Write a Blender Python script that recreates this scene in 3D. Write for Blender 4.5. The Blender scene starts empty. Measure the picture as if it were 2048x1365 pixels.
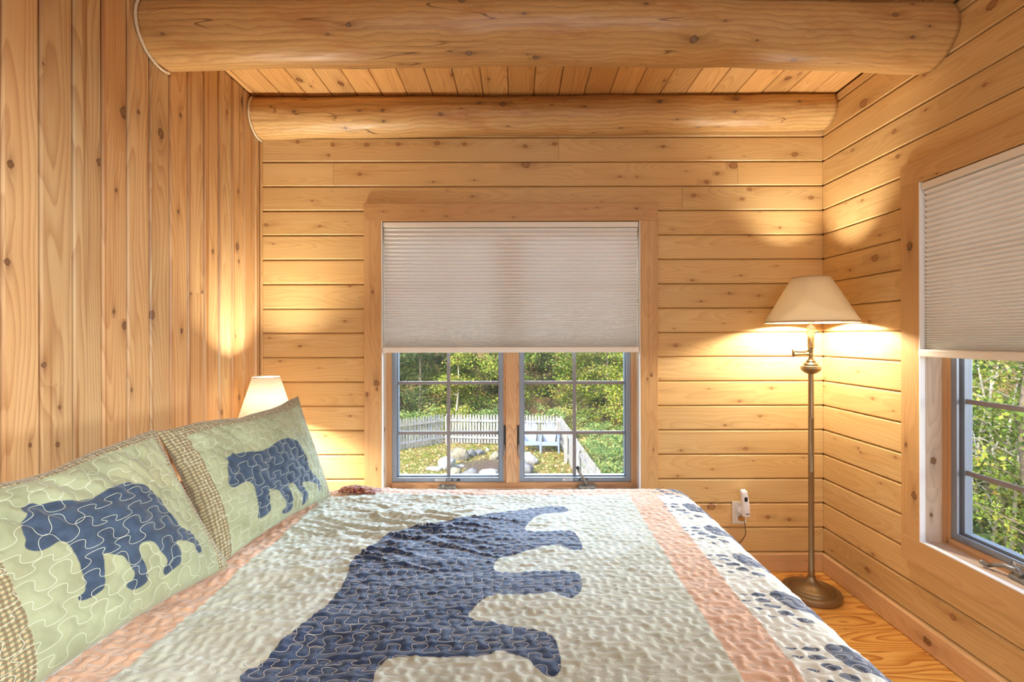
import bpy, bmesh, math, random
import numpy as np
from mathutils import Vector, Matrix, noise as mnoise
from mathutils.kdtree import KDTree

SC = bpy.context.scene
COL = SC.collection
PI = math.pi
random.seed(7)
RNG = np.random.default_rng(11)

# ------------------------------------------------------------------ camera, sky, sun, light, exposure
F_PX = 967.0
CAM_H = 1.264
ROLL = 0.12
cam_data = bpy.data.cameras.new('camera')
cam_data.sensor_fit = 'HORIZONTAL'
cam_data.sensor_width = 36.0
cam_data.lens = F_PX / 2048 * 36.0
cam_data.shift_x = -9.0 / 2048
cam_data.shift_y = -7.5 / 2048
cam_data.clip_start = 0.05
cam_data.clip_end = 300
cam = bpy.data.objects.new('camera', cam_data)
COL.objects.link(cam)
cam.location = (0, 0, CAM_H)
cam.rotation_euler = (PI / 2, math.radians(ROLL), 0)
SC.camera = cam

world = bpy.data.worlds.new('sky')
SC.world = world
world.use_nodes = True
wn = world.node_tree
wn.nodes.clear()
sky = wn.nodes.new('ShaderNodeTexSky')
sky.sky_type = 'NISHITA'
sky.sun_disc = False
sky.sun_elevation = math.radians(38)
sky.sun_rotation = math.radians(215)
bg = wn.nodes.new('ShaderNodeBackground')
bg.inputs[1].default_value = 0.75
wo = wn.nodes.new('ShaderNodeOutputWorld')
wn.links.new(sky.outputs[0], bg.inputs[0])
wn.links.new(bg.outputs[0], wo.inputs[0])

def light(name, typ, loc, energy, color, size=None, size_y=None, direction=None, spot=None, radius=None):
    l = bpy.data.lights.new(name, typ)
    l.energy = energy
    l.color = color
    if typ == 'AREA':
        l.shape = 'RECTANGLE'; l.size = size; l.size_y = size_y or size
    if radius is not None:
        l.shadow_soft_size = radius
    if spot:
        l.spot_size = spot; l.spot_blend = 0.6
    o = bpy.data.objects.new(name, l)
    COL.objects.link(o)
    o.location = loc
    if direction is not None:
        o.rotation_euler = Vector(direction).to_track_quat('-Z', 'Y').to_euler()
    return o

sun = light('sun', 'SUN', (0, 0, 20), 7.0, (1.0, 0.93, 0.80), direction=(0.50, 0.62, -0.62))
sun.data.angle = math.radians(0.6)
# added area lights: extra daylight outside both windows, plus a fill behind the camera
light('daylight_right_window', 'AREA', (6.0, 1.3, 1.50), 800, (0.90, 0.95, 1.0), 4.4, 1.4, (-1, 0.0, -0.08))
light('daylight_back_window', 'AREA', (0.2, 6.5, 2.75), 1250, (0.58, 0.78, 1.0), 4.0, 1.0, (0, -1, -0.32))
light('fill_behind_camera', 'AREA', (0.4, -1.45, 1.85), 36, (0.90, 0.95, 1.0), 2.2, 1.5, (-0.05, 1, -0.06))
# added spot fill without any lamp body, brightens the lower left wall
light('left_wall_fill_spot', 'SPOT', (0.75, -0.55, 1.75), 340, (0.96, 0.98, 1.0), direction=(-2.13, 1.70, -0.66), spot=math.radians(48), radius=0.12).data.spot_blend = 1.0

SC.view_settings.view_transform = 'Standard'
SC.view_settings.look = 'None'
SC.view_settings.gamma = 1.0
SC.view_settings.use_curve_mapping = False
SC.view_settings.exposure = 0.06
SC.cycles.max_bounces = 8
SC.cycles.diffuse_bounces = 5
SC.cycles.glossy_bounces = 3
SC.cycles.transmission_bounces = 5
SC.cycles.transparent_max_bounces = 12
SC.cycles.sample_clamp_indirect = 6.0
SC.cycles.caustics_reflective = False
SC.cycles.caustics_refractive = False

# ------------------------------------------------------------------ helpers
def srgb(r, g, b, a=1.0):
    f = lambda c: (c / 255) / 12.92 if c / 255 <= 0.04045 else ((c / 255 + 0.055) / 1.055) ** 2.4
    return (f(r), f(g), f(b), a)

class NT:
    def __init__(self, name):
        self.mat = bpy.data.materials.new(name)
        self.mat.use_nodes = True
        self.t = self.mat.node_tree
        self.t.nodes.clear()
    def put(self, sock, v):
        if isinstance(v, bpy.types.NodeSocket):
            self.t.links.new(v, sock)
        elif v is not None:
            if sock.type == 'RGBA' and not hasattr(v, '__len__'):
                v = (v, v, v, 1)
            elif sock.type == 'VECTOR' and not hasattr(v, '__len__'):
                v = (v, v, v)
            sock.default_value = v
    def n(self, typ, ins=(), out=0, **props):
        nd = self.t.nodes.new('ShaderNode' + typ)
        for k, v in props.items():
            setattr(nd, k, v)
        it = ins.items() if isinstance(ins, dict) else enumerate(ins)
        for k, v in it:
            self.put(nd.inputs[k], v)
        return nd.outputs[out] if out is not None else nd
    def m(self, op, *a, clamp=False):
        return self.n('Math', a, operation=op, use_clamp=clamp)
    def v(self, op, *a):
        return self.n('VectorMath', a, operation=op)
    def mix(self, f, a, b, blend='MIX'):
        nd = self.t.nodes.new('ShaderNodeMix')
        nd.data_type = 'RGBA'; nd.blend_type = blend
        self.put(nd.inputs[0], f); self.put(nd.inputs[6], a); self.put(nd.inputs[7], b)
        return nd.outputs[2]
    def sm(self, x, a, b):           # smoothstep a..b -> 0..1
        return self.n('MapRange', {0: x, 1: a, 2: b, 3: 0.0, 4: 1.0}, interpolation_type='SMOOTHSTEP')
    def noise(self, vec, scale=1.0, detail=2.0, rough=0.5):
        return self.n('TexNoise', {'Vector': vec, 'Scale': scale, 'Detail': detail, 'Roughness': rough})
    def attr(self, name, out=1):
        return self.n('Attribute', out=out, attribute_name=name)
    def out(self, shader):
        o = self.t.nodes.new('ShaderNodeOutputMaterial')
        self.t.links.new(shader, o.inputs[0])
        return self.mat
    def bsdf(self, color, rough=0.5, metallic=0.0, normal=None, spec=None, **kw):
        ins = {'Base Color': color, 'Roughness': rough, 'Metallic': metallic}
        if normal is not None: ins['Normal'] = normal
        if spec is not None: ins['Specular IOR Level'] = spec
        ins.update(kw)
        return self.n('BsdfPrincipled', ins)

def plain(name, rgb, rough=0.5, metallic=0.0, var=0.06, scale=30.0, bump=0.0):
    t = NT(name)
    tc = t.n('TexCoord', out=3)
    nz = t.noise(tc, scale, 3.0)
    c = srgb(*rgb)
    k = t.m('MULTIPLY_ADD', nz, 2 * var, 1 - var)
    col = t.v('SCALE', c[:3])
    col.node.inputs[3].default_value = 1
    t.t.links.new(k, col.node.inputs[3])
    nrm = t.n('Bump', {'Height': nz, 'Strength': bump, 'Distance': 0.002}) if bump else None
    return t.out(t.bsdf(col, rough, metallic, nrm))

def wood(name, light_c, mid_c, dark_c, rough=0.42, uv=False, period=0.011, contrast=0.4,
         tint=0.16, knot_core=(150, 104, 66), knot_ring=(88, 48, 26), blotch=0.6, stretch=1.0, figure=0.09, bump=0.15, streak=0.25, upright=False, curl=0.006, ringw=0.65, cracks=0.0):
    t = NT(name)
    if uv:
        P = t.n('UVMap', uv_map='UVMap')
    else:
        P = t.n('TexCoord', out=3)
    if upright:
        q = t.n('SeparateXYZ', (P,), out=None)
        P = t.n('CombineXYZ', (q.outputs[2], q.outputs[0], q.outputs[1]))
    rnd = t.n('ObjectInfo', out=5)
    off = t.n('CombineXYZ', (t.m('MULTIPLY', rnd, 23.0), t.m('MULTIPLY', rnd, 7.0), t.m('MULTIPLY', rnd, 13.0)))
    Pn = t.v('ADD', P, off)
    sep = t.n('SeparateXYZ', (P,), out=None)
    px, py = sep.outputs[0], sep.outputs[1]
    K = t.n('SeparateXYZ', (t.attr('knot'),), out=None)
    r = t.m('MAXIMUM', K.outputs[2], 0.0006)
    dx = t.m('DIVIDE', t.m('SUBTRACT', px, K.outputs[0]), t.m('MULTIPLY', r, 1.25))
    dy = t.m('DIVIDE', t.m('SUBTRACT', py, K.outputs[1]), r)
    dk = t.m('SQRT', t.m('ADD', t.m('MULTIPLY', dx, dx), t.m('MULTIPLY', dy, dy)))
    jit = t.noise(Pn, 90.0, 2.0)
    d2 = t.m('ADD', dk, t.m('MULTIPLY_ADD', jit, 1.1, -0.55))
    # elongated influence of the knot along the grain
    dl = t.m('SQRT', t.m('ADD', t.m('MULTIPLY', t.m('MULTIPLY', dx, dx), 0.10), t.m('MULTIPLY', dy, dy)))
    infl = t.m('POWER', 2.718, t.m('MULTIPLY', dl, -0.55))
    warp = t.m('MULTIPLY', infl, t.m('MULTIPLY', r, 2.2))
    n1 = t.noise(t.v('MULTIPLY', Pn, (1.1 * stretch, 5.0, 5.0)), 1.0, 2.0)
    n2 = t.noise(t.v('MULTIPLY', Pn, (5.0 * stretch, 26.0, 26.0)), 1.0, 2.0)
    y2 = t.m('ADD', py, t.m('MULTIPLY_ADD', rnd, 0.10, -0.05))
    h = t.m('MULTIPLY_ADD', n1, figure * 2.2, -0.05)
    g = t.m('SQRT', t.m('ADD', t.m('MULTIPLY', y2, y2), t.m('MULTIPLY', h, h)))
    g = t.m('ADD', t.m('ADD', g, warp), t.m('MULTIPLY', n2, curl))
    ph = t.m('FRACT', t.m('DIVIDE', g, period))
    band = t.m('MULTIPLY', t.m('POWER', ph, 2.2), t.sm(ph, 1.0, 0.86))
    fine = t.noise(t.v('MULTIPLY', Pn, (7.0, 320.0, 320.0)), 1.0, 2.0)
    bl = t.noise(t.v('MULTIPLY', Pn, (1.6, 9.0, 9.0)), 1.0, 3.0)
    base = t.mix(t.m('MULTIPLY', t.sm(bl, 0.35, 0.75), blotch), srgb(*light_c), srgb(*mid_c))
    rndb = t.m('FRACT', t.m('MULTIPLY', rnd, 17.31))
    base = t.mix(t.m('MULTIPLY', rndb, 0.55), base, srgb(*mid_c))
    st = t.noise(t.v('MULTIPLY', Pn, (0.7, 40.0, 40.0)), 1.0, 3.0)
    base = t.mix(t.m('MULTIPLY', t.sm(st, 0.55, 0.72), streak), base, srgb(*dark_c))
    f = t.m('MULTIPLY', band, contrast * 1.5, clamp=True)
    f = t.m('ADD', f, t.m('MULTIPLY', t.sm(fine, 0.4, 0.8), contrast * 0.35), clamp=True)
    col = t.mix(f, base, srgb(*dark_c))
    val = t.m('MULTIPLY_ADD', t.m('FRACT', t.m('MULTIPLY', rnd, 5.77)), tint, 1.0 - tint * 0.6)
    col = t.mix(1.0, col, t.n('CombineXYZ', (val, val, val)), 'MULTIPLY')
    halo = t.m('MULTIPLY', t.m('POWER', 2.718, t.m('MULTIPLY', dl, -0.9)), 0.75, clamp=True)
    col = t.mix(halo, col, t.mix(0.5, srgb(*dark_c), srgb(*knot_ring)))
    rings = t.m('MULTIPLY_ADD', t.m('SINE', t.m('MULTIPLY', d2, 16.0)), 0.5, 0.5)
    kc = t.mix(t.m('MULTIPLY', rings, 0.5), srgb(*knot_core), srgb(*knot_ring))
    col = t.mix(t.sm(d2, 1.02, 0.86), col, kc)
    rg = t.m('POWER', 2.718, t.m('MULTIPLY', t.m('POWER', t.m('DIVIDE', t.m('SUBTRACT', d2, 0.98), 0.16), 2.0), -1.0))
    col = t.mix(t.m('MULTIPLY', rg, ringw), col, srgb(knot_ring[0] * 0.6, knot_ring[1] * 0.55, knot_ring[2] * 0.5))
    if cracks:
        ck = t.noise(t.v('MULTIPLY', Pn, (1.5, 13.0, 13.0)), 1.0, 1.5)
        ckm = t.noise(t.v('MULTIPLY', Pn, (2.6, 9.0, 9.0)), 1.0, 1.0)
        line = t.m('MULTIPLY', t.sm(t.m('ABSOLUTE', t.m('SUBTRACT', ck, 0.5)), 0.007, 0.001), t.sm(ckm, 0.50, 0.60))
        col = t.mix(t.m('MULTIPLY', line, cracks), col, srgb(96, 62, 36))
        pat = t.noise(t.v('MULTIPLY', Pn, (3.5, 12.0, 12.0)), 1.0, 4.0, .65)
        col = t.mix(t.m('MULTIPLY', t.sm(pat, 0.52, 0.70), 0.40), col, srgb(168, 108, 58))
    hgt = t.m('ADD', t.m('MULTIPLY', fine, 0.3), t.m('MULTIPLY', bl, 0.7))
    nrm = t.n('Bump', {'Height': hgt, 'Strength': bump, 'Distance': 0.004})
    return t.out(t.bsdf(col, t.m('MULTIPLY_ADD', fine, 0.15, rough - 0.07), 0.0, nrm, 0.42))

M = {}
M['wall_wood'] = wood('pine_log_siding', (224, 192, 136), (210, 170, 110), (174, 126, 72), contrast=0.26, knot_core=(174, 128, 82), knot_ring=(136, 88, 50), ringw=0.6)
M['panel_wood'] = wood('pine_panelling', (216, 186, 138), (198, 148, 94), (150, 94, 48), contrast=0.36, tint=0.24, streak=0.75, knot_core=(138, 100, 70), knot_ring=(70, 38, 22), stretch=0.7)
M['ceiling_wood'] = wood('pine_ceiling', (224, 182, 122), (206, 156, 94), (160, 104, 54), contrast=0.34, tint=0.26)
M['trim_wood'] = wood('pine_trim', (214, 174, 120), (196, 152, 98), (164, 114, 66), contrast=0.22, tint=0.08)
M['base_wood'] = wood('pine_baseboard', (226, 186, 138), (208, 162, 112), (172, 122, 76), contrast=0.22, tint=0.08)
M['jamb_wood'] = wood('pine_jamb', (226, 204, 178), (214, 188, 160), (170, 140, 116), contrast=0.3, tint=0.06)  # daylight put into the colour: paler and greyer than the trim pine
M['frame_wood'] = wood('stained_window_wood', (214, 168, 120), (200, 150, 104), (160, 110, 70), contrast=0.5, period=0.005, tint=0.06)
M['frame_upright'] = wood('stained_window_upright', (214, 168, 120), (200, 150, 104), (160, 110, 70), contrast=0.5, period=0.005, tint=0.06, upright=True)
M['floor_wood'] = wood('heart_pine_floor', (240, 190, 106), (230, 170, 84), (176, 96, 24), contrast=0.75, period=0.017, tint=0.18, rough=0.30, figure=0.12)
M['log_wood'] = wood('peeled_log', (218, 182, 124), (190, 146, 90), (136, 92, 50), uv=True, contrast=0.34, period=0.022, knot_core=(140, 112, 92), knot_ring=(74, 48, 34), stretch=3.0, figure=0.13, rough=0.36, bump=0.6, tint=0.05, streak=0.5, curl=0.020, cracks=0.8)
M['night_wood'] = wood('oak_nightstand', (176, 122, 72), (158, 104, 58), (110, 66, 34), contrast=0.4)
M['gap'] = plain('joint_backing_wood', (176, 128, 78), 0.8)  # even brown backing wood seen in the joints between boards
M['groove'] = plain('panel_groove_wood', (138, 92, 50), 0.8)
M['white_edge'] = plain('white_trim', (244, 244, 242), 0.5, var=0.02)
M['white_plastic'] = plain('white_plastic', (240, 240, 244), 0.35, var=0.01)
M['ivory_plastic'] = plain('ivory_plate', (226, 222, 208), 0.4, var=0.02)
M['screen_metal'] = plain('grey_screen_frame', (136, 140, 148), 0.45, 0.3, var=0.04)
M['muntin'] = plain('taupe_muntin', (136, 122, 116), 0.45, 0.1)
M['sash'] = plain('grey_sash', (128, 136, 148), 0.45)
M['crank'] = plain('grey_crank', (134, 128, 118), 0.35, 0.6)
M['dark_metal'] = plain('dark_latch', (48, 44, 42), 0.4, 0.5)
M['brass'] = plain('antique_brass', (150, 132, 104), 0.36, 0.8, var=0.10, scale=60)
M['pale_brass'] = plain('socket_brass', (206, 178, 130), 0.3, 0.8)
M['black'] = plain('black_print', (26, 24, 24), 0.6)
M['white_label'] = plain('white_label', (232, 232, 228), 0.5)
M['cord'] = plain('brown_cord', (92, 66, 40), 0.5)
M['plug'] = plain('brown_plug', (176, 126, 52), 0.5, var=0.3, scale=200)
M['rope'] = plain('cotton_rope', (226, 210, 182), 0.9, var=0.15, scale=300, bump=0.5)
M['mattress'] = plain('white_ticking', (226, 222, 214), 0.8)
M['bed_fabric'] = plain('box_spring_fabric', (200, 190, 170), 0.85)
M['bed_metal'] = plain('bed_rail_metal', (60, 52, 46), 0.5, 0.6)

def lampshade_mat(name, rgb, w):
    t = NT(name)
    tc = t.n('TexCoord', out=3)
    weave = t.noise(t.v('MULTIPLY', tc, (60, 60, 260)), 2.0, 2.0)
    c = t.mix(t.m('MULTIPLY', weave, 0.15), srgb(*rgb), srgb(rgb[0] - 14, rgb[1] - 18, rgb[2] - 26))
    d = t.n('BsdfDiffuse', {'Color': c})
    tr = t.n('BsdfTranslucent', {'Color': c})
    return t.out(t.n('MixShader', (w, d, tr)))
M['shade_floor'] = lampshade_mat('linen_shade', (234, 224, 202), 0.26)
M['shade_band'] = lampshade_mat('shade_band', (206, 178, 142), 0.12)
M['shade_table'] = lampshade_mat('ivory_shade', (250, 244, 232), 0.60)

def blind_mat():
    t = NT('cellular_fabric')
    tc = t.n('TexCoord', out=3)
    nz = t.noise(tc, 40.0, 2.0)
    c = t.mix(t.m('MULTIPLY', nz, 0.2), srgb(246, 244, 240), srgb(238, 236, 232))
    d = t.n('BsdfDiffuse', {'Color': c})
    tr = t.n('BsdfTranslucent', {'Color': c})
    return t.out(t.n('MixShader', (0.10, d, tr)))
M['blind'] = blind_mat()
M['blind_rail'] = plain('shade_rail', (238, 232, 220), 0.4, var=0.01)

def glass_mat():
    t = NT('window_glass')
    lw = t.n('Fresnel', {'IOR': 1.35})
    tr = t.n('BsdfTransparent', {'Color': (0.97, 0.98, 0.98, 1)})
    gl = t.n('BsdfGlossy', {'Color': (1, 1, 1, 1), 'Roughness': 0.02})
    return t.out(t.n('MixShader', (lw, tr, gl)))
M['glass'] = glass_mat()
def screen_mat():
    t = NT('insect_screen')
    tr = t.n('BsdfTransparent', {'Color': (1, 1, 1, 1)})
    d = t.n('BsdfDiffuse', {'Color': srgb(150, 150, 150)})
    return t.out(t.n('MixShader', (0.10, tr, d)))
M['screen'] = screen_mat()
def crystal_mat():
    t = NT('lamp_crystal')
    tr = t.n('BsdfTransparent', {'Color': (0.95, 0.92, 0.85, 1)})
    gl = t.n('BsdfGlossy', {'Color': (1, 0.97, 0.9, 1), 'Roughness': 0.1})
    return t.out(t.n('MixShader', (0.45, tr, gl)))
M['crystal'] = crystal_mat()
def bulb_mat():
    t = NT('frosted_bulb')
    tr = t.n('BsdfTransparent', {'Color': (1, 1, 1, 1)})
    em = t.n('Emission', {'Color': srgb(255, 226, 180), 'Strength': 14.0})
    return t.out(t.n('MixShader', (0.25, tr, em)))
def emis(name, rgb, s):
    t = NT(name)
    return t.out(t.n('Emission', {'Color': srgb(*rgb), 'Strength': s}))
M['bulb'] = bulb_mat()
M['led'] = emis('led_glow', (255, 236, 190), 20)

def mesh_obj(name, verts, faces, mat, parent=None, smooth=False, edges=()):
    me = bpy.data.meshes.new(name)
    me.from_pydata([tuple(v) for v in verts], edges, faces)
    me.update()
    if smooth:
        me.shade_smooth()
    if mat is not None:
        me.materials.append(mat)
    o = bpy.data.objects.new(name, me)
    COL.objects.link(o)
    if parent is not None:
        o.parent = parent
    return o

def bm_obj(name, bm, mat, parent=None, smooth=False):
    me = bpy.data.meshes.new(name)
    bm.to_mesh(me); bm.free()
    if smooth:
        me.shade_smooth()
    me.materials.append(mat)
    o = bpy.data.objects.new(name, me)
    COL.objects.link(o)
    if parent is not None:
        o.parent = parent
    return o

def thing(name, label, cat, loc=(0, 0, 0), rz=0.0, group=None):
    o = bpy.data.objects.new(name, None)
    COL.objects.link(o)
    o.location = loc
    o.rotation_euler = (0, 0, rz)
    o.empty_display_size = 0.1
    return tag(o, label, cat, group)

def tag(o, label=None, cat=None, group=None, kind=None):
    if label: o['label'] = label
    if cat: o['category'] = cat
    if group: o['group'] = group
    if kind: o['kind'] = kind
    return o

def add_box(bm, x0, x1, y0, y1, z0, z1, bevel=0.0):
    vs = [bm.verts.new((x, y, z)) for x in (x0, x1) for y in (y0, y1) for z in (z0, z1)]
    fs = [bm.faces.new([vs[i] for i in f]) for f in ((0, 1, 3, 2), (4, 6, 7, 5), (0, 4, 5, 1), (2, 3, 7, 6), (0, 2, 6, 4), (1, 5, 7, 3))]
    if bevel:
        es = list({e for f in fs for e in f.edges})
        bmesh.ops.bevel(bm, geom=es, offset=bevel, segments=2, profile=0.6, affect='EDGES')
    return bm

def box(name, x0, x1, y0, y1, z0, z1, mat, parent=None, bevel=0.0):
    bm = bmesh.new()
    add_box(bm, min(x0, x1), max(x0, x1), min(y0, y1), max(y0, y1), min(z0, z1), max(z0, z1), bevel)
    return bm_obj(name, bm, mat, parent)

def lathe_geo(prof, seg=32, cx=0, cy=0, ox=1.0, closed=True):
    vs, fs = [], []
    for (r, z) in prof:
        for i in range(seg):
            a = 2 * PI * i / seg
            vs.append((cx + r * math.cos(a) * ox, cy + r * math.sin(a), z))
    for j in range(len(prof) - 1):
        for i in range(seg):
            k = (i + 1) % seg
            fs.append((j * seg + i, j * seg + k, (j + 1) * seg + k, (j + 1) * seg + i))
    if closed:
        fs.append(tuple(range(seg))[::-1])
        fs.append(tuple((len(prof) - 1) * seg + i for i in range(seg)))
    return vs, fs

def lathe(name, prof, mat, parent=None, seg=32, cx=0, cy=0, closed=True, smooth=True):
    vs, fs = lathe_geo(prof, seg, cx, cy, 1.0, closed)
    o = mesh_obj(name, vs, fs, mat, parent, False)
    if smooth:
        o.data.shade_smooth()
        try:
            o.data.set_sharp_from_angle(angle=math.radians(40))
        except Exception:
            pass
    return o

def tube_geo(pts, rad, seg=8, caps=True):
    pts = [Vector(p) for p in pts]
    n = len(pts)
    rad = rad if hasattr(rad, '__len__') else [rad] * n
    vs, fs = [], []
    up = Vector((0, 0, 1))
    prev = None
    for i, p in enumerate(pts):
        d = (pts[min(i + 1, n - 1)] - pts[max(i - 1, 0)]).normalized()
        if prev is None:
            a = up if abs(d.dot(up)) < 0.9 else Vector((1, 0, 0))
            u = d.cross(a).normalized()
        else:
            u = (prev - d * prev.dot(d)).normalized()
        prev = u
        w = d.cross(u)
        for k in range(seg):
            t = 2 * PI * k / seg
            vs.append(p + (u * math.cos(t) + w * math.sin(t)) * rad[i])
    for i in range(n - 1):
        for k in range(seg):
            k2 = (k + 1) % seg
            fs.append((i * seg + k, i * seg + k2, (i + 1) * seg + k2, (i + 1) * seg + k))
    if caps:
        fs.append(tuple(range(seg))[::-1])
        fs.append(tuple((n - 1) * seg + k for k in range(seg)))
    return vs, fs

def tube(name, pts, rad, mat, parent=None, seg=8):
    vs, fs = tube_geo(pts, rad, seg)
    return mesh_obj(name, vs, fs, mat, parent, True)

def join_geo(geos):
    V, Fc = [], []
    for vs, fs in geos:
        o = len(V)
        V += list(vs)
        Fc += [tuple(i + o for i in f) for f in fs]
    return V, Fc

# a board: local x along the grain, y across, face at local z = 0 (body behind, towards -z)
def board(name, parent, origin, ex, ey, L, W, T, mat, knots=(), bevel=0.005, depth=None, gap=0.0015):
    ex = Vector(ex); ey = Vector(ey); ez = ex.cross(ey)
    depth = bevel if depth is None else depth
    W2 = W / 2 - gap
    prof = [(-W2, -T), (-W2, -depth), (-W2 + bevel, 0), (W2 - bevel, 0), (W2, -depth), (W2, -T)]
    kn = sorted([k for k in knots if abs(k[0]) < L / 2 + 0.02])
    cuts = [-L / 2] + [min(max((a[0] + b[0]) / 2, -L / 2 + 0.001), L / 2 - 0.001) for a, b in zip(kn, kn[1:])] + [L / 2]
    for i in range(1, len(cuts)):
        if cuts[i] <= cuts[i - 1]: cuts[i] = cuts[i - 1] + 0.0005
    vs, fs, ks = [], [], []
    n = len(prof)
    for x in cuts:
        vs += [(x, y, z) for y, z in prof]
    for i in range(len(cuts) - 1):
        k = kn[i] if kn else (9.0, 9.0, 0.0006)
        for j in range(n):
            j2 = (j + 1) % n
            fs.append((i * n + j, (i + 1) * n + j, (i + 1) * n + j2, i * n + j2)); ks.append(k)
    fs.append(tuple(range(n))); ks.append((9, 9, 0.0006))
    fs.append(tuple((len(cuts) - 1) * n + j for j in range(n))[::-1]); ks.append((9, 9, 0.0006))
    o = mesh_obj(name, vs, fs, mat, parent)
    a = o.data.attributes.new('knot', 'FLOAT_VECTOR', 'FACE')
    a.data.foreach_set('vector', np.array([(k[0], k[1], k[2]) for k in ks], dtype=np.float32).ravel())
    m = Matrix((ex, ey, ez)).transposed().to_4x4()
    m.translation = Vector(origin)
    o.matrix_basis = m
    return o

def rand_knots(L, W, rate, rmin=0.003, rmax=0.009):
    out = []
    x = -L / 2 + random.expovariate(rate)
    while x < L / 2:
        out.append((x, random.uniform(-W * 0.42, W * 0.42), random.uniform(rmin, rmax) * random.choice((0.5, 0.7, 1.0))))
        x += 0.05 + random.expovariate(rate)
    return out
def local_knots(world_knots, origin, ex, ey, L, W):
    out = []
    o = Vector(origin); ex = Vector(ex); ey = Vector(ey)
    for (p, r) in world_knots:
        d = Vector(p) - o
        x, y = d.dot(ex), d.dot(ey)
        if abs(x) < L / 2 + 0.005 and abs(y) < W / 2 + 0.004:
            out.append((x, y, r))
    return out
def merge_knots(fixed, rnd, sep=0.10):
    return list(fixed) + [k for k in rnd if all(abs(k[0] - f[0]) > sep for f in fixed)]

# ------------------------------------------------------------------ room sizes (metres)
XL, XR, YB, YN, ZC = -1.377, 1.655, 2.611, -1.70, 2.525
ROW0, ROWH = -0.0317, 0.1320
W_W, W_H, W_Z = 1.387, 1.458, 0.43          # window openings
W1X = -0.0295
W2Y = 1.268
# surface points seen in the photograph, for the knots (x, y in photo pixels -> place on the surface)
def on_back(x, y): return ((x - 1033) / F_PX * YB, YB, CAM_H - (y - 673) / F_PX * YB)
def on_left(x, y):
    Y = XL / ((x - 1033) / F_PX); return (XL, Y, CAM_H - (y - 673) / F_PX * Y)
def on_right(x, y):
    Y = XR / ((x - 1033) / F_PX); return (XR, Y, CAM_H - (y - 673) / F_PX * Y)
def on_ceil(x, y):
    Y = (ZC - CAM_H) * F_PX / (673 - y); return ((x - 1033) / F_PX * Y, Y, ZC)

KL = [(22,324,.008),(88,124,.003),(199,321,.009),(250,222,.016),(278,221,.006),(323,264,.014),(362,227,.007),(233,377,.005),(357,420,.006),(455,222,.007),(487,202,.018),(477,380,.007),(475,490,.014),(426,500,.008),(405,583,.008),(305,627,.012),(363,659,.007),(382,583,.006),(249,648,.010),(228,620,.006),(60,887,.005),(115,886,.006),(119,811,.005),(15,520,.007),(471,670,.006),(478,792,.010),(443,822,.009),(263,777,.005),(89,726,.006),(478,520,.007)]
KB = [(596,281,.008),(666,287,.009),(734,287,.009),(797,286,.009),(875,284,.011),(930,286,.009),(1051,291,.009),(1110,286,.009),(720,346,.008),(1052,327,.018),(658,308,.006),(1327,292,.008),(1590,308,.012),(1468,330,.016),(1435,346,.009),(1414,363,.010),(1388,390,.010),(1485,397,.008),(1623,395,.010),(1500,378,.009),(1275,352,.005),(1240,352,.006),
      (533,447,.008),(1459,586,.006),(1518,591,.006),(1500,623,.004),(1402,602,.006),(1543,776,.007),(1479,802,.007),(1520,832,.006),(1490,897,.009),(1424,938,.004),(1535,1034,.009),(1578,1039,.008),(1422,1013,.016),(1500,470,.006),(1560,455,.006),(1352,690,.009),(1450,850,.006),(1362,900,.006),(1385,560,.006),(640,450,.006),(700,570,.006),(600,690,.006),(690,640,.006),(560,720,.005),(650,870,.005),(700,830,.005)]
KR = [(1728,206,.018),(1789,263,.009),(1706,300,.007),(1796,313,.008),(1985,10,.014),(1739,644,.008),(1716,743,.006),(1745,797,.006),(1717,897,.006),(1720,905,.006),(1790,915,.006),(1734,1140,.012),(1905,1235,.010),(1700,540,.006),(1750,516,.014),(1760,470,.006),(1725,400,.006),(1970,170,.006),(1850,150,.006)]
KCl = [(600,157,.014),(683,165,.014),(623,170,.005),(1577,156,.013),(1601,147,.005),(905,148,.008),(470,160,.012),(1330,160,.007)]
KLw = [(on_left(x, y), r) for x, y, r in KL]
KBw = [(on_back(x, y), r) for x, y, r in KB]
KRw = [(on_right(x, y), r) for x, y, r in KR]
KCw = [(on_ceil(x, y), r) for x, y, r in KCl]

# ------------------------------------------------------------------ structure
def slab(name, boxes, mat):
    bm = bmesh.new()
    for b in boxes: add_box(bm, *b)
    return tag(bm_obj(name, bm, mat), kind='structure')

def siding_wall(parent, to_world, a0, a1, hole, knots_w, joints, ex, ey, mat, up=(0, 0, 1)):
    """rows of boards; a = coordinate along the wall, to_world(a, z) -> point on the face"""
    k = 0
    while ROW0 + k * ROWH < ZC:
        z0, z1 = max(0.0, ROW0 + k * ROWH), min(ZC, ROW0 + (k + 1) * ROWH)
        spans = [(a0, a1)]
        if hole and z1 > hole[2] and z0 < hole[3]:
            spans = [(a0, hole[0]), (hole[1], a1)]
        cut = joints.get(k, [])
        out = []
        for s in spans:
            pts = [s[0]] + [c for c in cut if s[0] < c < s[1]] + [s[1]]
            out += list(zip(pts, pts[1:]))
        for (s0, s1) in out:
            L = s1 - s0 - 0.0012
            W = z1 - z0
            o = to_world((s0 + s1) / 2, (z0 + z1) / 2)
            kn = local_knots(knots_w, o, ex, ey, L, W)
            kn = merge_knots(kn, rand_knots(L, W, 1.6, 0.003, 0.007))
            board('board', parent, o, ex, ey, L, W, 0.016, mat, kn, bevel=0.006, depth=0.007)
        k += 1

TB = 0.016
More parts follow.
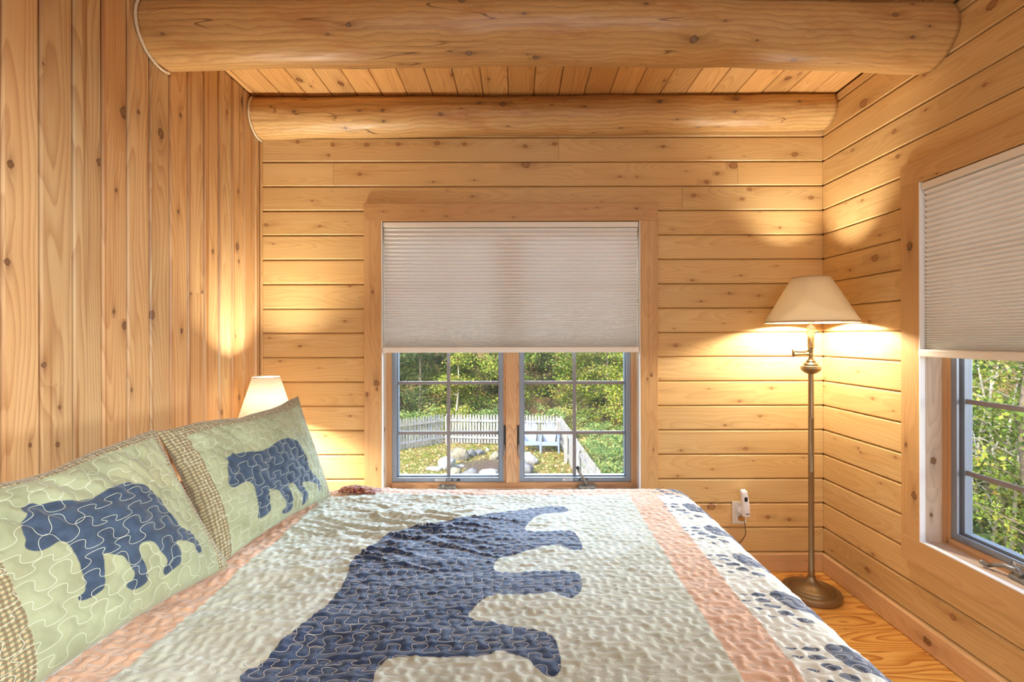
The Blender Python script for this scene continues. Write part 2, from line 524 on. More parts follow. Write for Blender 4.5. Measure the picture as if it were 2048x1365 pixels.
# floor
floor = slab('floor', [(XL - .1, XR + .1, YN - .1, YB + .1, -0.14, -0.02)], M['gap'])
y = YN
while y < YB:
    w = min(0.13, YB - y)
    c = random.uniform(-0.6, 0.9)
    for (a, b) in ((XL, c), (c, XR)):
        L = b - a - 0.001
        board('board', floor, ((a + b) / 2, y + w / 2, 0), (1, 0, 0), (0, 1, 0), L, w, 0.018, M['floor_wood'], rand_knots(L, w, 0.7, 0.004, 0.008), bevel=0.0008, gap=0.0004)
    y += 0.13
# ceiling (boards run away from the window wall)
ceiling = slab('ceiling', [(XL - .1, XR + .1, YN - .1, YB + .1, ZC + TB, ZC + 0.14)], M['gap'])
k = -12
while -0.039 + k * 0.1308 < XR:
    x0, x1 = max(XL, -0.039 + k * 0.1308), min(XR, -0.039 + (k + 1) * 0.1308)
    k += 1
    if x1 <= XL + 0.004: continue
    for (ya, yb) in ((YN, 0.4), (0.4, YB)):
        L = yb - ya - 0.001
        o = ((x0 + x1) / 2, (ya + yb) / 2, ZC)
        ex, ey = (0, 1, 0), (1, 0, 0)
        kn = merge_knots(local_knots(KCw, o, ex, ey, L, x1 - x0), rand_knots(L, x1 - x0, 0.9, 0.004, 0.009), 0.2)
        board('board', ceiling, o, ex, ey, L, x1 - x0, TB, M['ceiling_wood'], kn, bevel=0.003)
# wall_left: vertical panelling
wall_left = slab('wall_left', [(XL - 0.16, XL - TB - .001, YN - .1, YB + .16, -0.14, ZC + .14)], M['groove'])
k = -29
while True:
    y0 = 1.2944 + k * 0.1048
    if y0 >= YB - 0.014: break
    y1 = min(y0 + 0.1048, YB - 0.014)
    k += 1
    if y1 <= YN: continue
    y0 = max(y0, YN)
    o = (XL, (y0 + y1) / 2, ZC / 2)
    ex, ey = (0, 0, -1), (0, 1, 0)
    kn = merge_knots(local_knots(KLw, o, ex, ey, ZC, y1 - y0), rand_knots(ZC, y1 - y0, 0.5, 0.003, 0.007), 0.25)
    board('board', wall_left, o, ex, ey, ZC - 0.002, y1 - y0, TB, M['panel_wood'], kn, bevel=0.0035, depth=0.006, gap=0.0040)
# wall_back with the paired window
hx0, hx1 = W1X - W_W / 2, W1X + W_W / 2
hz0, hz1 = W_Z, W_Z + W_H
YS = YB + TB
wall_back = slab('wall_back', [(XL - .16, hx0 - .014, YS, YS + .17, -.14, ZC + .14), (hx1 + .014, XR + .19, YS, YS + .17, -.14, ZC + .14),
                 (hx0 - .014, hx1 + .014, YS, YS + .17, -.14, hz0 - .014), (hx0 - .014, hx1 + .014, YS, YS + .17, hz1 + .014, ZC + .14)], M['gap'])
bx = lambda px: (px - 1033) / F_PX * YB
def row_of(z): return int((z - ROW0) / ROWH)
zz = {}
for ypx, xs in ((296, [1118]), (345, [667, 1476]), (394, [1365]), (1030, [1401])):
    zz[row_of(CAM_H - (ypx - 673) / F_PX * YB)] = [bx(x) for x in xs]
siding_wall(wall_back, lambda a, z: (a, YB, z), XL, XR, (hx0 - .014, hx1 + .014, hz0, hz1), KBw, zz, (1, 0, 0), (0, 0, 1), M['wall_wood'])
# wall_right with the second window
gy0, gy1 = W2Y - W_W / 2, W2Y + W_W / 2
XS = XR + TB
wall_right = slab('wall_right', [(XS, XS + .17, YN - .1, gy0 - .014, -.14, ZC + .14), (XS, XS + .17, gy1 + .014, YB + .016, -.14, ZC + .14),
                  (XS, XS + .17, gy0 - .014, gy1 + .014, -.14, hz0 - .014), (XS, XS + .17, gy0 - .014, gy1 + .014, hz1 + .014, ZC + .14)], M['gap'])
siding_wall(wall_right, lambda a, z: (XR, a, z), YN, YB, (gy0 - .014, gy1 + .014, hz0, hz1), KRw, {}, (0, -1, 0), (0, 0, 1), M['wall_wood'])
# wall behind the camera
wall_near = slab('wall_near', [(XL - .16, XR + .19, YN - .25, YN - .1, -.14, ZC + .14)], M['gap'])
k = 0
while ROW0 + k * ROWH < ZC:
    z0, z1 = max(0.0, ROW0 + k * ROWH), min(ZC, ROW0 + (k + 1) * ROWH)
    board('board', wall_near, ((XL + XR) / 2, YN - .08, (z0 + z1) / 2), (-1, 0, 0), (0, 0, 1), XR - XL, z1 - z0, .016, M['wall_wood'], rand_knots(3, .13, 2.0), bevel=.006, depth=.007)
    k += 1
# baseboards
bb = board('baseboard_back', None, ((XL + XR) / 2, YB - 0.018, 0.0485), (1, 0, 0), (0, 0, 1), XR - XL - 0.002, 0.097, 0.017, M['base_wood'],
           local_knots([(on_back(1615, 1118), .004)], ((XL + XR) / 2, YB, .0485), (1, 0, 0), (0, 0, 1), 3, .097), bevel=0.002)
tag(bb, kind='structure')
kk = [((XR - .018, 1.93, .045), .014), ((XR - .018, 1.42, .05), .007), ((XR - .018, 1.62, .06), .004)]
bo = (XR - 0.018, (YN + YB - .02) / 2, 0.0485)
bb = board('baseboard_right', None, bo, (0, -1, 0), (0, 0, 1), YB - .02 - YN, 0.097, 0.017, M['base_wood'], local_knots(kk, bo, (0, -1, 0), (0, 0, 1), 5, .097), bevel=0.002)
tag(bb, kind='structure')
# corner batten and the quarter-round under the ceiling on the left wall
t1 = board('trim_1', None, (XL + 0.011, YB - 0.007, ZC / 2), (0, 0, -1), (0, 1, 0), ZC - .01, 0.014, 0.012, M['trim_wood'], [], bevel=0.003)
tag(t1, kind='structure')

# ------------------------------------------------------------------ windows
def text_mesh(name, body, size, mat, parent, loc, rot):
    cu = bpy.data.curves.new(name, 'FONT')
    cu.body = body; cu.size = size; cu.align_x = 'CENTER'; cu.align_y = 'CENTER'
    cu.extrude = 0.0003
    tmp = bpy.data.objects.new(name, cu)
    COL.objects.link(tmp)
    dg = bpy.context.evaluated_depsgraph_get()
    me = bpy.data.meshes.new_from_object(tmp.evaluated_get(dg))
    bpy.data.objects.remove(tmp)
    me.materials.clear(); me.materials.append(mat)
    o = bpy.data.objects.new(name, me)
    COL.objects.link(o)
    o.parent = parent; o.location = loc; o.rotation_euler = rot
    return o

def ring_boxes(bm, x0, x1, z0, z1, w, y0, y1):
    add_box(bm, x0, x0 + w, y0, y1, z0, z1, .0015)
    add_box(bm, x1 - w, x1, y0, y1, z0, z1, .0015)
    add_box(bm, x0 + w, x1 - w, y0, y1, z0, z0 + w, .0015)
    add_box(bm, x0 + w, x1 - w, y0, y1, z1 - w, z1, .0015)

def crank(parent, x, style):
    bm = bmesh.new()
    seg = 12
    prof = [(0.015 * math.cos(PI * i / seg), 0.002 + 0.022 * math.sin(PI * i / seg)) for i in range(seg + 1)]
    n = len(prof)
    L = 0.048
    vs = []
    for xx, s in ((x - L, .8), (x - L + .006, 1), (x + L - .006, 1), (x + L, .8)):
        vs.append([bm.verts.new((xx, 0.054 + p[0] * s, p[1] * s)) for p in prof])
    for a, b in zip(vs, vs[1:]):
        for i in range(n):
            j = (i + 1) % n
            bm.faces.new((a[i], a[j], b[j], b[i]))
    bm.faces.new(vs[0][::-1]); bm.faces.new(vs[-1])
    bmesh.ops.recalc_face_normals(bm, faces=bm.faces)
    c = bm_obj('crank_operator', bm, M['crank'], parent, False)
    if style == 'none':
        lathe('crank_stud', [(0.009, 0), (0.011, .004), (.011, .010), (.005, .012)], M['crank'], c, 16)
        o = c.children[0]; o.rotation_euler = (PI / 2, 0, 0); o.location = (x - .02, 0.040, .014)
    elif style == 'up':
        pts = [(x - .005, .05, .02), (x - .006, .035, .035), (x - .02, .025, .06), (x - .04, .02, .09), (x - .052, .022, .112)]
        tube('crank_arm', pts, [.012, .011, .009, .008, .007], M['crank'], c, 10)
        lathe('crank_knob', [(0.003, -.008), (.0095, -.004), (.0095, .004), (.003, .012)], M['dark_metal'], c, 14)
        c.children[-1].location = (x - .053, .022, .12)
    else:
        pts = [(x - .01, .052, .022), (x - .03, .05, .034), (x - .06, .046, .034), (x - .09, .04, .024), (x - .108, .036, .013)]
        tube('crank_arm', pts, [.013, .011, .008, .007, .0065], M['crank'], c, 10)
        tube('crank_knob', [(x - .108, .036, .010), (x - .118, .030, .013), (x - .130, .026, .018), (x - .134, .025, .02)], [.006, .0075, .008, .003], M['crank'], c, 10)
    return c

def window(name, loc, rz, styles, knots_seed):
    r = bpy.data.objects.new(name, None)
    COL.objects.link(r); r.location = loc; r.rotation_euler = (0, 0, rz); r['kind'] = 'structure'
    hw, H = W_W / 2, W_H
    random.seed(knots_seed)
    cw = 0.095
    # casing boards: x, z local, face towards -y
    board('casing', r, (0, -0.022, H + cw / 2), (1, 0, 0), (0, 0, 1), W_W + 2 * cw, cw, 0.0215, M['trim_wood'], rand_knots(1.5, cw, 4, .002, .005), bevel=.002, gap=0)
    board('casing', r, (0, -0.022, -cw / 2 - .004), (1, 0, 0), (0, 0, 1), W_W + 2 * cw, cw + .008, 0.0215, M['trim_wood'], rand_knots(1.5, cw, 3, .002, .005), bevel=.002, gap=0)
    board('casing', r, (-hw - cw / 2, -0.0215, H / 2), (0, 0, -1), (1, 0, 0), H, cw, 0.0205, M['trim_wood'], merge_knots([(.14, .02, .013), (.17, .022, .006), (.20, -.03, .008), (.6, .02, .004), (-.35, .0, .006)] if knots_seed == 3 else [(-.48, .0, .013), (.55, .02, .012), (.35, -.02, .007)], []), bevel=.002, gap=0.0005)
    board('casing', r, (hw + cw / 2, -0.0215, H / 2), (0, 0, -1), (1, 0, 0), H, cw, 0.0205, M['trim_wood'], [(.10, .01, .006), (.12, -.01, .004), (.5, .02, .004)], bevel=.002, gap=0.0005)
    # white edge strip inside the casing
    bm = bmesh.new()
    for a in (-1, 1):
        add_box(bm, a * (hw) - (0.004 if a > 0 else 0), a * hw + (0.004 if a < 0 else 0), -.0225, -.001, -.0, H)
    add_box(bm, -hw + .004, hw - .004, -.0225, -.001, 0, .004)
    bm_obj('edge_strip', bm, M['white_edge'], r)
    # jamb liner boards, 75 mm deep; sill board below
    D0 = 0.072
    board('jamb', r, (-hw, D0 / 2, H / 2), (0, 0, -1), (0, 1, 0), H, D0, .013, M['jamb_wood'], [(.40, .0, .011), (.62, -.01, .006)], bevel=.001, gap=0)
    board('jamb', r, (hw, D0 / 2, H / 2), (0, 0, 1), (0, 1, 0), H, D0, .013, M['jamb_wood'], [(.3, .0, .006)], bevel=.001, gap=0)
    board('jamb', r, (0, D0 / 2, H), (-1, 0, 0), (0, 1, 0), W_W, D0, .013, M['jamb_wood'], [], bevel=.001, gap=0)
    board('sill', r, (0, D0 / 2, 0), (1, 0, 0), (0, 1, 0), W_W, D0, .013, M['jamb_wood'], [(-.45, 0, .005), (.1, .01, .004)], bevel=.001, gap=0)
    # outer wooden frame, mullion
    f0, f1 = D0, 0.16
    fw = 0.028
    bm = bmesh.new()
    for a in (-1, 1):
        add_box(bm, min(a * hw, a * (hw - fw * .45)), max(a * hw, a * (hw - fw * .45)), f0, f1, 0, H)
        add_box(bm, min(a * (hw - fw * .45), a * (hw - fw)), max(a * (hw - fw * .45), a * (hw - fw)), f0 + .008, f1, 0, H)
    bm_obj('window_frame', bm, M['frame_upright'], r)
    bm = bmesh.new()
    add_box(bm, -hw + fw, hw - fw, f0, f1, 0, fw)
    add_box(bm, -hw + fw, hw - fw, f0, f1, H - fw, H)
    bm_obj('window_frame', bm, M['frame_wood'], r)
    bm = bmesh.new()
    add_box(bm, -.0305, .0305, .058, f1, fw, H - fw, .002)
    bm_obj('mullion', bm, M['frame_upright'], r)
    bm = bmesh.new()
    for a in (-1, 1):
        add_box(bm, min(a * .0305, a * .044), max(a * .0305, a * .044), f0 + .006, f1, fw, H - fw)
    bm_obj('stop_strip', bm, M['frame_upright'], r)
    for ui, (x0, x1) in enumerate(((-hw + fw, -.044), (.044, hw - fw))):
        z0, z1 = fw, H - fw
        bm = bmesh.new()
        ring_boxes(bm, x0 + .0005, x1 - .0005, z0 + .0005, z1, .024, .082, .092)
        s = bm_obj('screen_frame', bm, M['screen_metal'], r)
        mesh_obj('insect_screen', [(x0 + .024, .087, z0 + .024), (x1 - .024, .087, z0 + .024), (x1 - .024, .087, z1 - .024), (x0 + .024, .087, z1 - .024)], [(0, 1, 2, 3)], M['screen'], s)
        # warning label on the lower bar
        cx = (x0 + x1) / 2 + .0
        wl = box('warning_label', cx - .072, cx - .012, .0812, .0819, z0 + .006, z0 + .018, M['white_label'], s)
        wd = box('warning_label', cx - .011, cx + .068, .0812, .0819, z0 + .006, z0 + .018, M['black'], s)
        text_mesh('lettering', '\u26a0 WARNING', .0115, M['black'], s, (cx - .042, .0810, z0 + .012), (PI / 2, 0, 0))
        for (a, b, zz_) in ((-.008, .022, .0142), (-.008, .018, .0098), (.030, .052, .0142), (.030, .048, .0098)):
            box('print_line', cx + a, cx + b, .0809, .0812, z0 + zz_ - .0008, z0 + zz_ + .0008, M['white_label'], s)
        box('print_line', x0 + .050, x0 + .078, .0813, .0819, z0 + .009, z0 + .0102, M['black'], s)
        bm = bmesh.new()
        ring_boxes(bm, x0 + .004, x1 - .004, z0 + .004, z1 - .002, .026, .108, .140)
        sash = bm_obj('sash', bm, M['sash'], r)
        gx0, gx1, gz0, gz1 = x0 + .029, x1 - .029, z0 + .029, z1 - .027
        mesh_obj('glass_pane', [(gx0, .124, gz0), (gx1, .124, gz0), (gx1, .124, gz1), (gx0, .124, gz1)], [(0, 1, 2, 3)], M['glass'], sash)
        mx = (x0 + x1) / 2
        mw = .0095
        box('muntin', mx - mw, mx + mw, .114, .122, gz0, gz1, M['muntin'], sash, .002)
        for zc in (.2955, .577, .859, 1.14):
            for (a, b) in ((gx0, mx - mw), (mx + mw, gx1)):
                box('muntin', a, b, .114, .122, zc - mw, zc + mw, M['muntin'], sash, .002)
        # latch lever on the stop beside the mullion
        sx = 1 if ui else -1
        lx = sx * .038
        bm = bmesh.new()
        add_box(bm, lx - .005, lx + .005, .068, .078, .215, .345, .002)
        l = bm_obj('latch', bm, M['dark_metal'], r)
        tube('latch_lever', [(lx, .066, .24), (lx, .060, .20), (lx + sx * .004, .052, .178), (lx + sx * .012, .05, .165)], [.004, .0045, .004, .003], M['muntin'], l, 8)
        crank(r, mx + (.0 if styles[ui] != 'up' else .06), styles[ui]) if styles[ui] != 'left' else None
    return r

w1 = window('window_1', (W1X, YB, W_Z), 0, ('none', 'up'), 3)
w2 = window('window_2', (XR, W2Y, W_Z), -PI / 2, ('folded', 'folded'), 4)

def cell_shade(label, loc, rz, drop, tilt=0.0):
    t = thing('cellular_shade', label, 'window shade', loc, rz)
    hw, H = W_W / 2, W_H
    x0, x1 = -hw + .0075, hw - .0095
    top = H - .004
    box('headrail', x0, x1, -.018, .026, top - .028, top, M['blind_rail'], t, .004)
    zb = drop
    # pleats: generous near the top, packed at the bottom
    n = 44
    p = np.linspace(1.0, 0.26, n)
    span = (top - .028) - (zb + .026)
    p = p / p.sum() * span
    zc = top - .028
    vs, fs = [], []
    prof = []
    for i in range(n):
        amp = .0155 * (1.0 - .4 * i / n)
        prof.append((.004, zc))
        prof.append((.004 - amp * .78, zc - p[i] * .18))
        prof.append((.004 - amp, zc - p[i] * .40))
        prof.append((.004 - amp * .70, zc - p[i] * .66))
        prof.append((.004, zc - p[i] * .97))
        zc -= p[i]
    prof.append((.004, zc))
    m = len(prof)
    for xx in (x0 + .003, x1 - .003):
        for (yy, z) in prof: vs.append((xx, yy, z))
        for (yy, z) in prof: vs.append((xx, .012 + (.004 - yy), z))
    for i in range(m - 1):
        fs.append((i, i + 1, 2 * m + i + 1, 2 * m + i))
        fs.append((m + i + 1, m + i, 3 * m + i, 3 * m + i + 1))
    o = mesh_obj('pleated_fabric', vs, fs, M['blind'], t, False)
    br = box('bottom_rail', x0 - .001, x1 + .001, -.032, .022, zb, zb + .030, M['blind_rail'], t, .006)
    box('pull_tab', -.012 + .01, .012 + .01, -.036, -.030, zb + .016, zb + .022, M['blind_rail'], br, .001)
    return t
cell_shade('pale pleated cellular shade half lowered over the paired window behind the bed', (W1X, YB, W_Z), 0, .752)
cell_shade('pale pleated cellular shade half lowered over the right-hand wall window', (XR, W2Y, W_Z), -PI / 2, .752)

# ------------------------------------------------------------------ log beams
def log_beam(label, ends, mid_r, knots, seed, rise=0.0):
    (xa, ya, za, ra), (xb, yb, zb, rb) = ends
    nx, nt = 160, 64
    vs, uvs = [], []
    rs = np.random.RandomState(seed)
    ph = rs.uniform(0, 6, 8)
    for i in range(nx + 1):
        f = i / nx
        x = xa + (xb - xa) * f
        yc, zc = ya + (yb - ya) * f, za + (zb - za) * f
        lin = ra + (rb - ra) * f
        q = 4 * f * (1 - f)
        r0 = lin * (1 - q) + mid_r * q if mid_r else lin
        zc += rise * q
        r0 += .0022 * math.sin(f * 19 + ph[0]) + .0015 * math.sin(f * 43 + ph[1])
        for j in range(nt):
            a = 2 * PI * j / nt
            r = r0 + .0018 * math.sin(2 * a + f * 7 + ph[2]) + .0012 * math.sin(5 * a + f * 15 + ph[3]) + .0008 * math.sin(11 * a - f * 60 + ph[4])
            yy = yc + r * math.sin(a)
            z = zc + r * math.cos(a)
            vs.append((x, min(yy, YB - .0015), min(z, ZC - .001)))
    fs = []
    luv = []
    kf = []
    R = (ra + rb) / 2
    for i in range(nx):
        for j in range(nt):
            j2 = (j + 1) % nt
            fs.append((i * nt + j, i * nt + j2, (i + 1) * nt + j2, (i + 1) * nt + j))
            x0, x1 = xa + (xb - xa) * i / nx, xa + (xb - xa) * (i + 1) / nx
            t0, t1 = 2 * PI * j / nt * R, 2 * PI * (j + 1) / nt * R
            luv += [(x0, t0), (x0, t1), (x1, t1), (x1, t0)]
            cx, ct = (x0 + x1) / 2, (t0 + t1) / 2
            b = min(knots, key=lambda k: ((k[0] - cx) / 1.5) ** 2 + (k[1] - ct) ** 2)
            kf.append(b)
    fs.append(tuple(range(nt))[::-1]); fs.append(tuple(nx * nt + j for j in range(nt)))
    luv += [(0, 0)] * (2 * nt); kf += [(9, 9, .0006)] * 2
    o = mesh_obj('log_beam', vs, [f[::-1] for f in fs], M['log_wood'], None, True)
    # loops were reversed with the faces
    uv = o.data.uv_layers.new(name='UVMap')
    flat = []
    p = 0
    for f in fs:
        flat += luv[p:p + len(f)][::-1]; p += len(f)
    uv.data.foreach_set('uv', np.array(flat, dtype=np.float32).ravel())
    a = o.data.attributes.new('knot', 'FLOAT_VECTOR', 'FACE')
    a.data.foreach_set('vector', np.array(kf, dtype=np.float32).ravel())
    tag(o, label, 'beam')
    # cotton caulking rope round the left end
    geos = []
    for s in range(3):
        pts = []
        for q in range(150):
            th = math.radians(12 + 186 * q / 149)
            rr = ra + .005
            aa = q * .62 + s * 2 * PI / 3
            pr = rr + .0026 * math.cos(aa)
            yy, z = ya - pr * math.sin(th), za + pr * math.cos(th)
            if z > ZC - .006 or yy > YB - .004: continue
            pts.append((xa + .007 + .0026 * math.sin(aa), yy, z))
        geos.append(tube_geo(pts, .0030, 6))
    V, Fc = join_geo(geos)
    rp = mesh_obj('rope', V, Fc, M['rope'], o, True)
    rp['label'] = 'white twisted caulking rope'
    return o

def log_knots(px, yc, zc, R, extra, seed):
    out = []
    for (x, y, r) in px:
        d = Vector(((x - 1033) / F_PX, 1.0, -(y - 673) / F_PX))
        o = Vector((0, 0, CAM_H))
        a = d.y ** 2 + d.z ** 2
        b = 2 * (d.y * (-yc) + d.z * (o.z - zc))
        c = yc ** 2 + (o.z - zc) ** 2 - R * R
        disc = max(b * b - 4 * a * c, 0)
        s = (-b - math.sqrt(disc)) / (2 * a)
        p = o + d * s
        th = math.atan2(p.y - yc, p.z - zc) % (2 * PI)
        out.append((p.x, th * R, r))
    rs = random.Random(seed)
    for i in range(extra):
        out.append((rs.uniform(XL, XR), rs.uniform(2.6, 6.0) * R, rs.uniform(.002, .0045)))
    return out
RB1, RB2 = .1265, .1015
kb1 = log_knots([(701, 47, .007), (939, 105, .0095), (1073, 115, .0085), (1391, 75, .012), (1594, 112, .009), (1801, 18, .008), (1880, 128, .009), (706, 130, .008), (925, 1, .008), (660, 65, .004), (1835, 60, .005), (1295, 5, .006), (1520, 75, .004), (1455, 37, .003), (1050, 25, .004)], 1.895, 2.464, .122, 14, 5)
kb2 = log_knots([(590, 218, .007), (721, 218, .005), (767, 218, .007), (769, 238, .006), (692, 251, .007), (883, 227, .008), (1007, 207, .012), (1017, 252, .004), (1472, 202, .012), (1471, 229, .006), (1599, 210, .006), (1320, 206, .010), (1170, 215, .005), (960, 205, .007)], 2.585, 2.445, .1, 16, 6)
kb1 = [(k[0], k[1] / .122 * RB1, k[2]) for k in kb1]
kb2 = [(k[0], k[1] / .1 * RB2, k[2]) for k in kb2]
log_beam('thick peeled log beam nearest the camera under the ceiling', ((XL + .001, 1.87, 2.434, .125), (XR - .001, 1.925, 2.451, .128)), .122, kb1, 1, .024)
log_beam('slimmer peeled log beam lying against the window wall under the ceiling', ((XL + .001, 2.585, 2.434, .107), (XR - .001, 2.58, 2.466, .096)), None, kb2, 2)

# outlines of the printed bears (cloth coordinates)
QA =  [(0.193,1.809),(0.183,1.84),(0.132,1.85),(0.053,1.841),(0.126,1.846),(0.03,1.828),(-0.034,1.783),(-0.096,1.753),(-0.214,1.709),(-0.324,1.655),(-0.422,1.583),(-0.451,1.492),(-0.473,1.433),(-0.471,1.368),(-0.453,1.281),(-0.45,1.229),(-0.461,1.13),(-0.482,1.07),(-0.495,1.033),(-0.501,0.994),(-0.502,0.962),(-0.519,0.945),(-0.531,0.935),(-0.528,0.918),(-0.512,0.899)]
QB =  [(-0.267,0.898),(-0.274,0.927),(-0.271,0.951),(-0.253,0.972),(-0.192,0.978),(-0.123,0.974),(-0.054,0.976),(-0.035,0.992),(-0.0,0.971),(0.02,0.963),(0.03,0.945),(0.042,0.926),(0.055,0.915),(0.071,0.914),(0.083,0.926),(0.087,0.95),(0.084,1.014),(0.07,1.049),(0.019,1.071),(-0.038,1.087),(-0.06,1.097),(-0.12,1.111),(-0.1,1.15),(-0.074,1.191),(-0.002,1.203),(0.0,1.195),(0.086,1.215),(0.102,1.206),(0.117,1.183),(0.134,1.18),(0.158,1.21),(0.171,1.252),(0.171,1.306),(0.16,1.325),(0.118,1.335),(-0.047,1.328),(-0.069,1.341),(-0.058,1.42),(0.023,1.442),(0.0,1.437),(0.079,1.483),(0.132,1.489),(0.165,1.456),(0.196,1.453),(0.203,1.489),(0.191,1.587),(0.171,1.608),(0.012,1.592),(0.048,1.684),(0.088,1.769),(0.19,1.782)]
BA =  [(0.265,0.775),(0.273,0.785),(0.285,0.782),(0.3,0.795),(0.318,0.79),(0.33,0.77),(0.375,0.76),(0.468,0.695),(0.527,0.708),(0.57,0.72),(0.625,0.72),(0.667,0.705),(0.708,0.677),(0.733,0.63),(0.748,0.562),(0.755,0.475),(0.758,0.393),(0.785,0.335),(0.823,0.307),(0.835,0.258),(0.843,0.198),(0.833,0.163),(0.812,0.163),(0.8,0.195),(0.8,0.235),(0.765,0.263),(0.703,0.3),(0.703,0.26),(0.71,0.212),(0.705,0.168),(0.672,0.155),(0.635,0.145),(0.62,0.147),(0.613,0.17),(0.623,0.188),(0.642,0.2),(0.635,0.238),(0.615,0.3),(0.6,0.355),(0.552,0.375),(0.542,0.335),(0.542,0.258),(0.55,0.193),(0.54,0.163),(0.503,0.155),(0.47,0.173),(0.458,0.2),(0.468,0.215),(0.49,0.212),(0.497,0.24),(0.49,0.292),(0.473,0.352),(0.443,0.38),(0.417,0.408),(0.41,0.39),(0.403,0.34),(0.393,0.273),(0.385,0.247),(0.35,0.238),(0.318,0.242),(0.302,0.26),(0.305,0.275),(0.325,0.275),(0.338,0.318),(0.335,0.372),(0.335,0.448),(0.335,0.51),(0.328,0.54),(0.31,0.555),(0.288,0.547),(0.265,0.542),(0.238,0.552),(0.223,0.573),(0.217,0.598),(0.23,0.623),(0.23,0.66),(0.242,0.698),(0.268,0.73),(0.273,0.748),(0.265,0.755)]
BB =  [(0.203,0.645),(0.212,0.655),(0.23,0.652),(0.247,0.67),(0.263,0.662),(0.283,0.645),(0.315,0.642),(0.413,0.603),(0.453,0.603),(0.517,0.62),(0.578,0.635),(0.64,0.628),(0.69,0.6),(0.723,0.552),(0.74,0.487),(0.748,0.403),(0.755,0.325),(0.763,0.278),(0.812,0.225),(0.843,0.16),(0.848,0.113),(0.828,0.088),(0.81,0.103),(0.797,0.147),(0.76,0.188),(0.69,0.225),(0.625,0.242),(0.662,0.168),(0.685,0.098),(0.67,0.06),(0.63,0.04),(0.608,0.06),(0.63,0.092),(0.59,0.2),(0.57,0.26),(0.53,0.285),(0.52,0.247),(0.52,0.177),(0.527,0.1),(0.517,0.062),(0.475,0.052),(0.435,0.077),(0.432,0.103),(0.463,0.107),(0.473,0.145),(0.453,0.21),(0.432,0.278),(0.393,0.297),(0.378,0.318),(0.367,0.283),(0.357,0.208),(0.343,0.15),(0.32,0.138),(0.268,0.14),(0.253,0.16),(0.268,0.182),(0.28,0.228),(0.29,0.288),(0.292,0.362),(0.283,0.422),(0.255,0.438),(0.21,0.435),(0.182,0.427),(0.158,0.453),(0.16,0.49),(0.175,0.522),(0.175,0.562),(0.2,0.605),(0.215,0.623),(0.205,0.635)]

# ------------------------------------------------------------------ 2-D signed distances for the printed patterns
def sdf_poly(pts, X, Y):
    P = np.array(pts, float)
    # round the traced outline a little (Chaikin corner cutting)
    for _ in range(2):
        Q = np.roll(P, -1, 0)
        P = np.stack([P * .75 + Q * .25, P * .25 + Q * .75], 1).reshape(-1, 2)
    shp = X.shape
    x, y = X.ravel(), Y.ravel()
    d = np.full(x.shape, 1e9)
    ins = np.zeros(x.shape, bool)
    n = len(P)
    for i in range(n):
        a, b = P[i], P[(i + 1) % n]
        e = b - a
        L2 = max(float(e @ e), 1e-12)
        t = np.clip(((x - a[0]) * e[0] + (y - a[1]) * e[1]) / L2, 0, 1)
        d = np.minimum(d, (x - a[0] - t * e[0]) ** 2 + (y - a[1] - t * e[1]) ** 2)
        c = ((a[1] > y) != (b[1] > y))
        with np.errstate(divide='ignore', invalid='ignore'):
            xi = (b[0] - a[0]) * (y - a[1]) / (b[1] - a[1] if b[1] != a[1] else 1e-9) + a[0]
        ins ^= c & (x < xi)
    d = np.sqrt(d)
    d[ins] *= -1
    return d.reshape(shp)

def vnoise(X, Y, seed, n=64):
    """smooth value noise, period n"""
    g = np.random.RandomState(seed).uniform(-1, 1, (n, n))
    xi, yi = np.floor(X).astype(int), np.floor(Y).astype(int)
    fx, fy = X - xi, Y - yi
    fx, fy = fx * fx * (3 - 2 * fx), fy * fy * (3 - 2 * fy)
    a = g[xi % n, yi % n]; b = g[(xi + 1) % n, yi % n]; c = g[xi % n, (yi + 1) % n]; d = g[(xi + 1) % n, (yi + 1) % n]
    return (a * (1 - fx) + b * fx) * (1 - fy) + (c * (1 - fx) + d * fx) * fy

def meander(u0, u1, v0, v1, pitch, row, amp, over, seed, step):
    """rows of looping quilting stitches; list of (n,2) arrays"""
    rows = []
    k = 0
    v = v0
    while v < v1:
        n = int((u1 - u0) / pitch * 2.2 * pitch / step) + 8
        tau = np.linspace(0, (u1 - u0) / pitch, n)
        ph = (k % 2) * 0.5 + 0.13 * math.sin(k * 2.7)
        w1_ = vnoise(tau * 1.1, np.full(n, k * 3.3), seed)
        w2_ = vnoise(tau * .8, np.full(n, k * 5.1 + 9), seed + 1)
        w3_ = vnoise(tau * .7, np.full(n, k * 2.1 + 4), seed + 2)
        am = amp * (1 + .55 * w1_)
        x = u0 + pitch * tau - over * pitch * (1 + .6 * w3_) * np.sin(4 * PI * (tau + ph)) + pitch * .16 * w2_
        y = v + am * np.sin(2 * PI * (tau + ph)) + row * .28 * w2_
        rows.append(np.stack([x, y], 1))
        v += row; k += 1
    return rows

def nearest_dist(rows, X, Y, du=1.0, dv=1.0):
    pts = np.concatenate(rows)
    kd = KDTree(len(pts))
    for i, (a, b) in enumerate(pts.tolist()):
        kd.insert((a * du, b * dv, 0), i)
    kd.balance()
    f = kd.find
    xs, ys = (X.ravel() * du).tolist(), (Y.ravel() * dv).tolist()
    return np.array([f((a, b, 0))[2] for a, b in zip(xs, ys)]).reshape(X.shape)

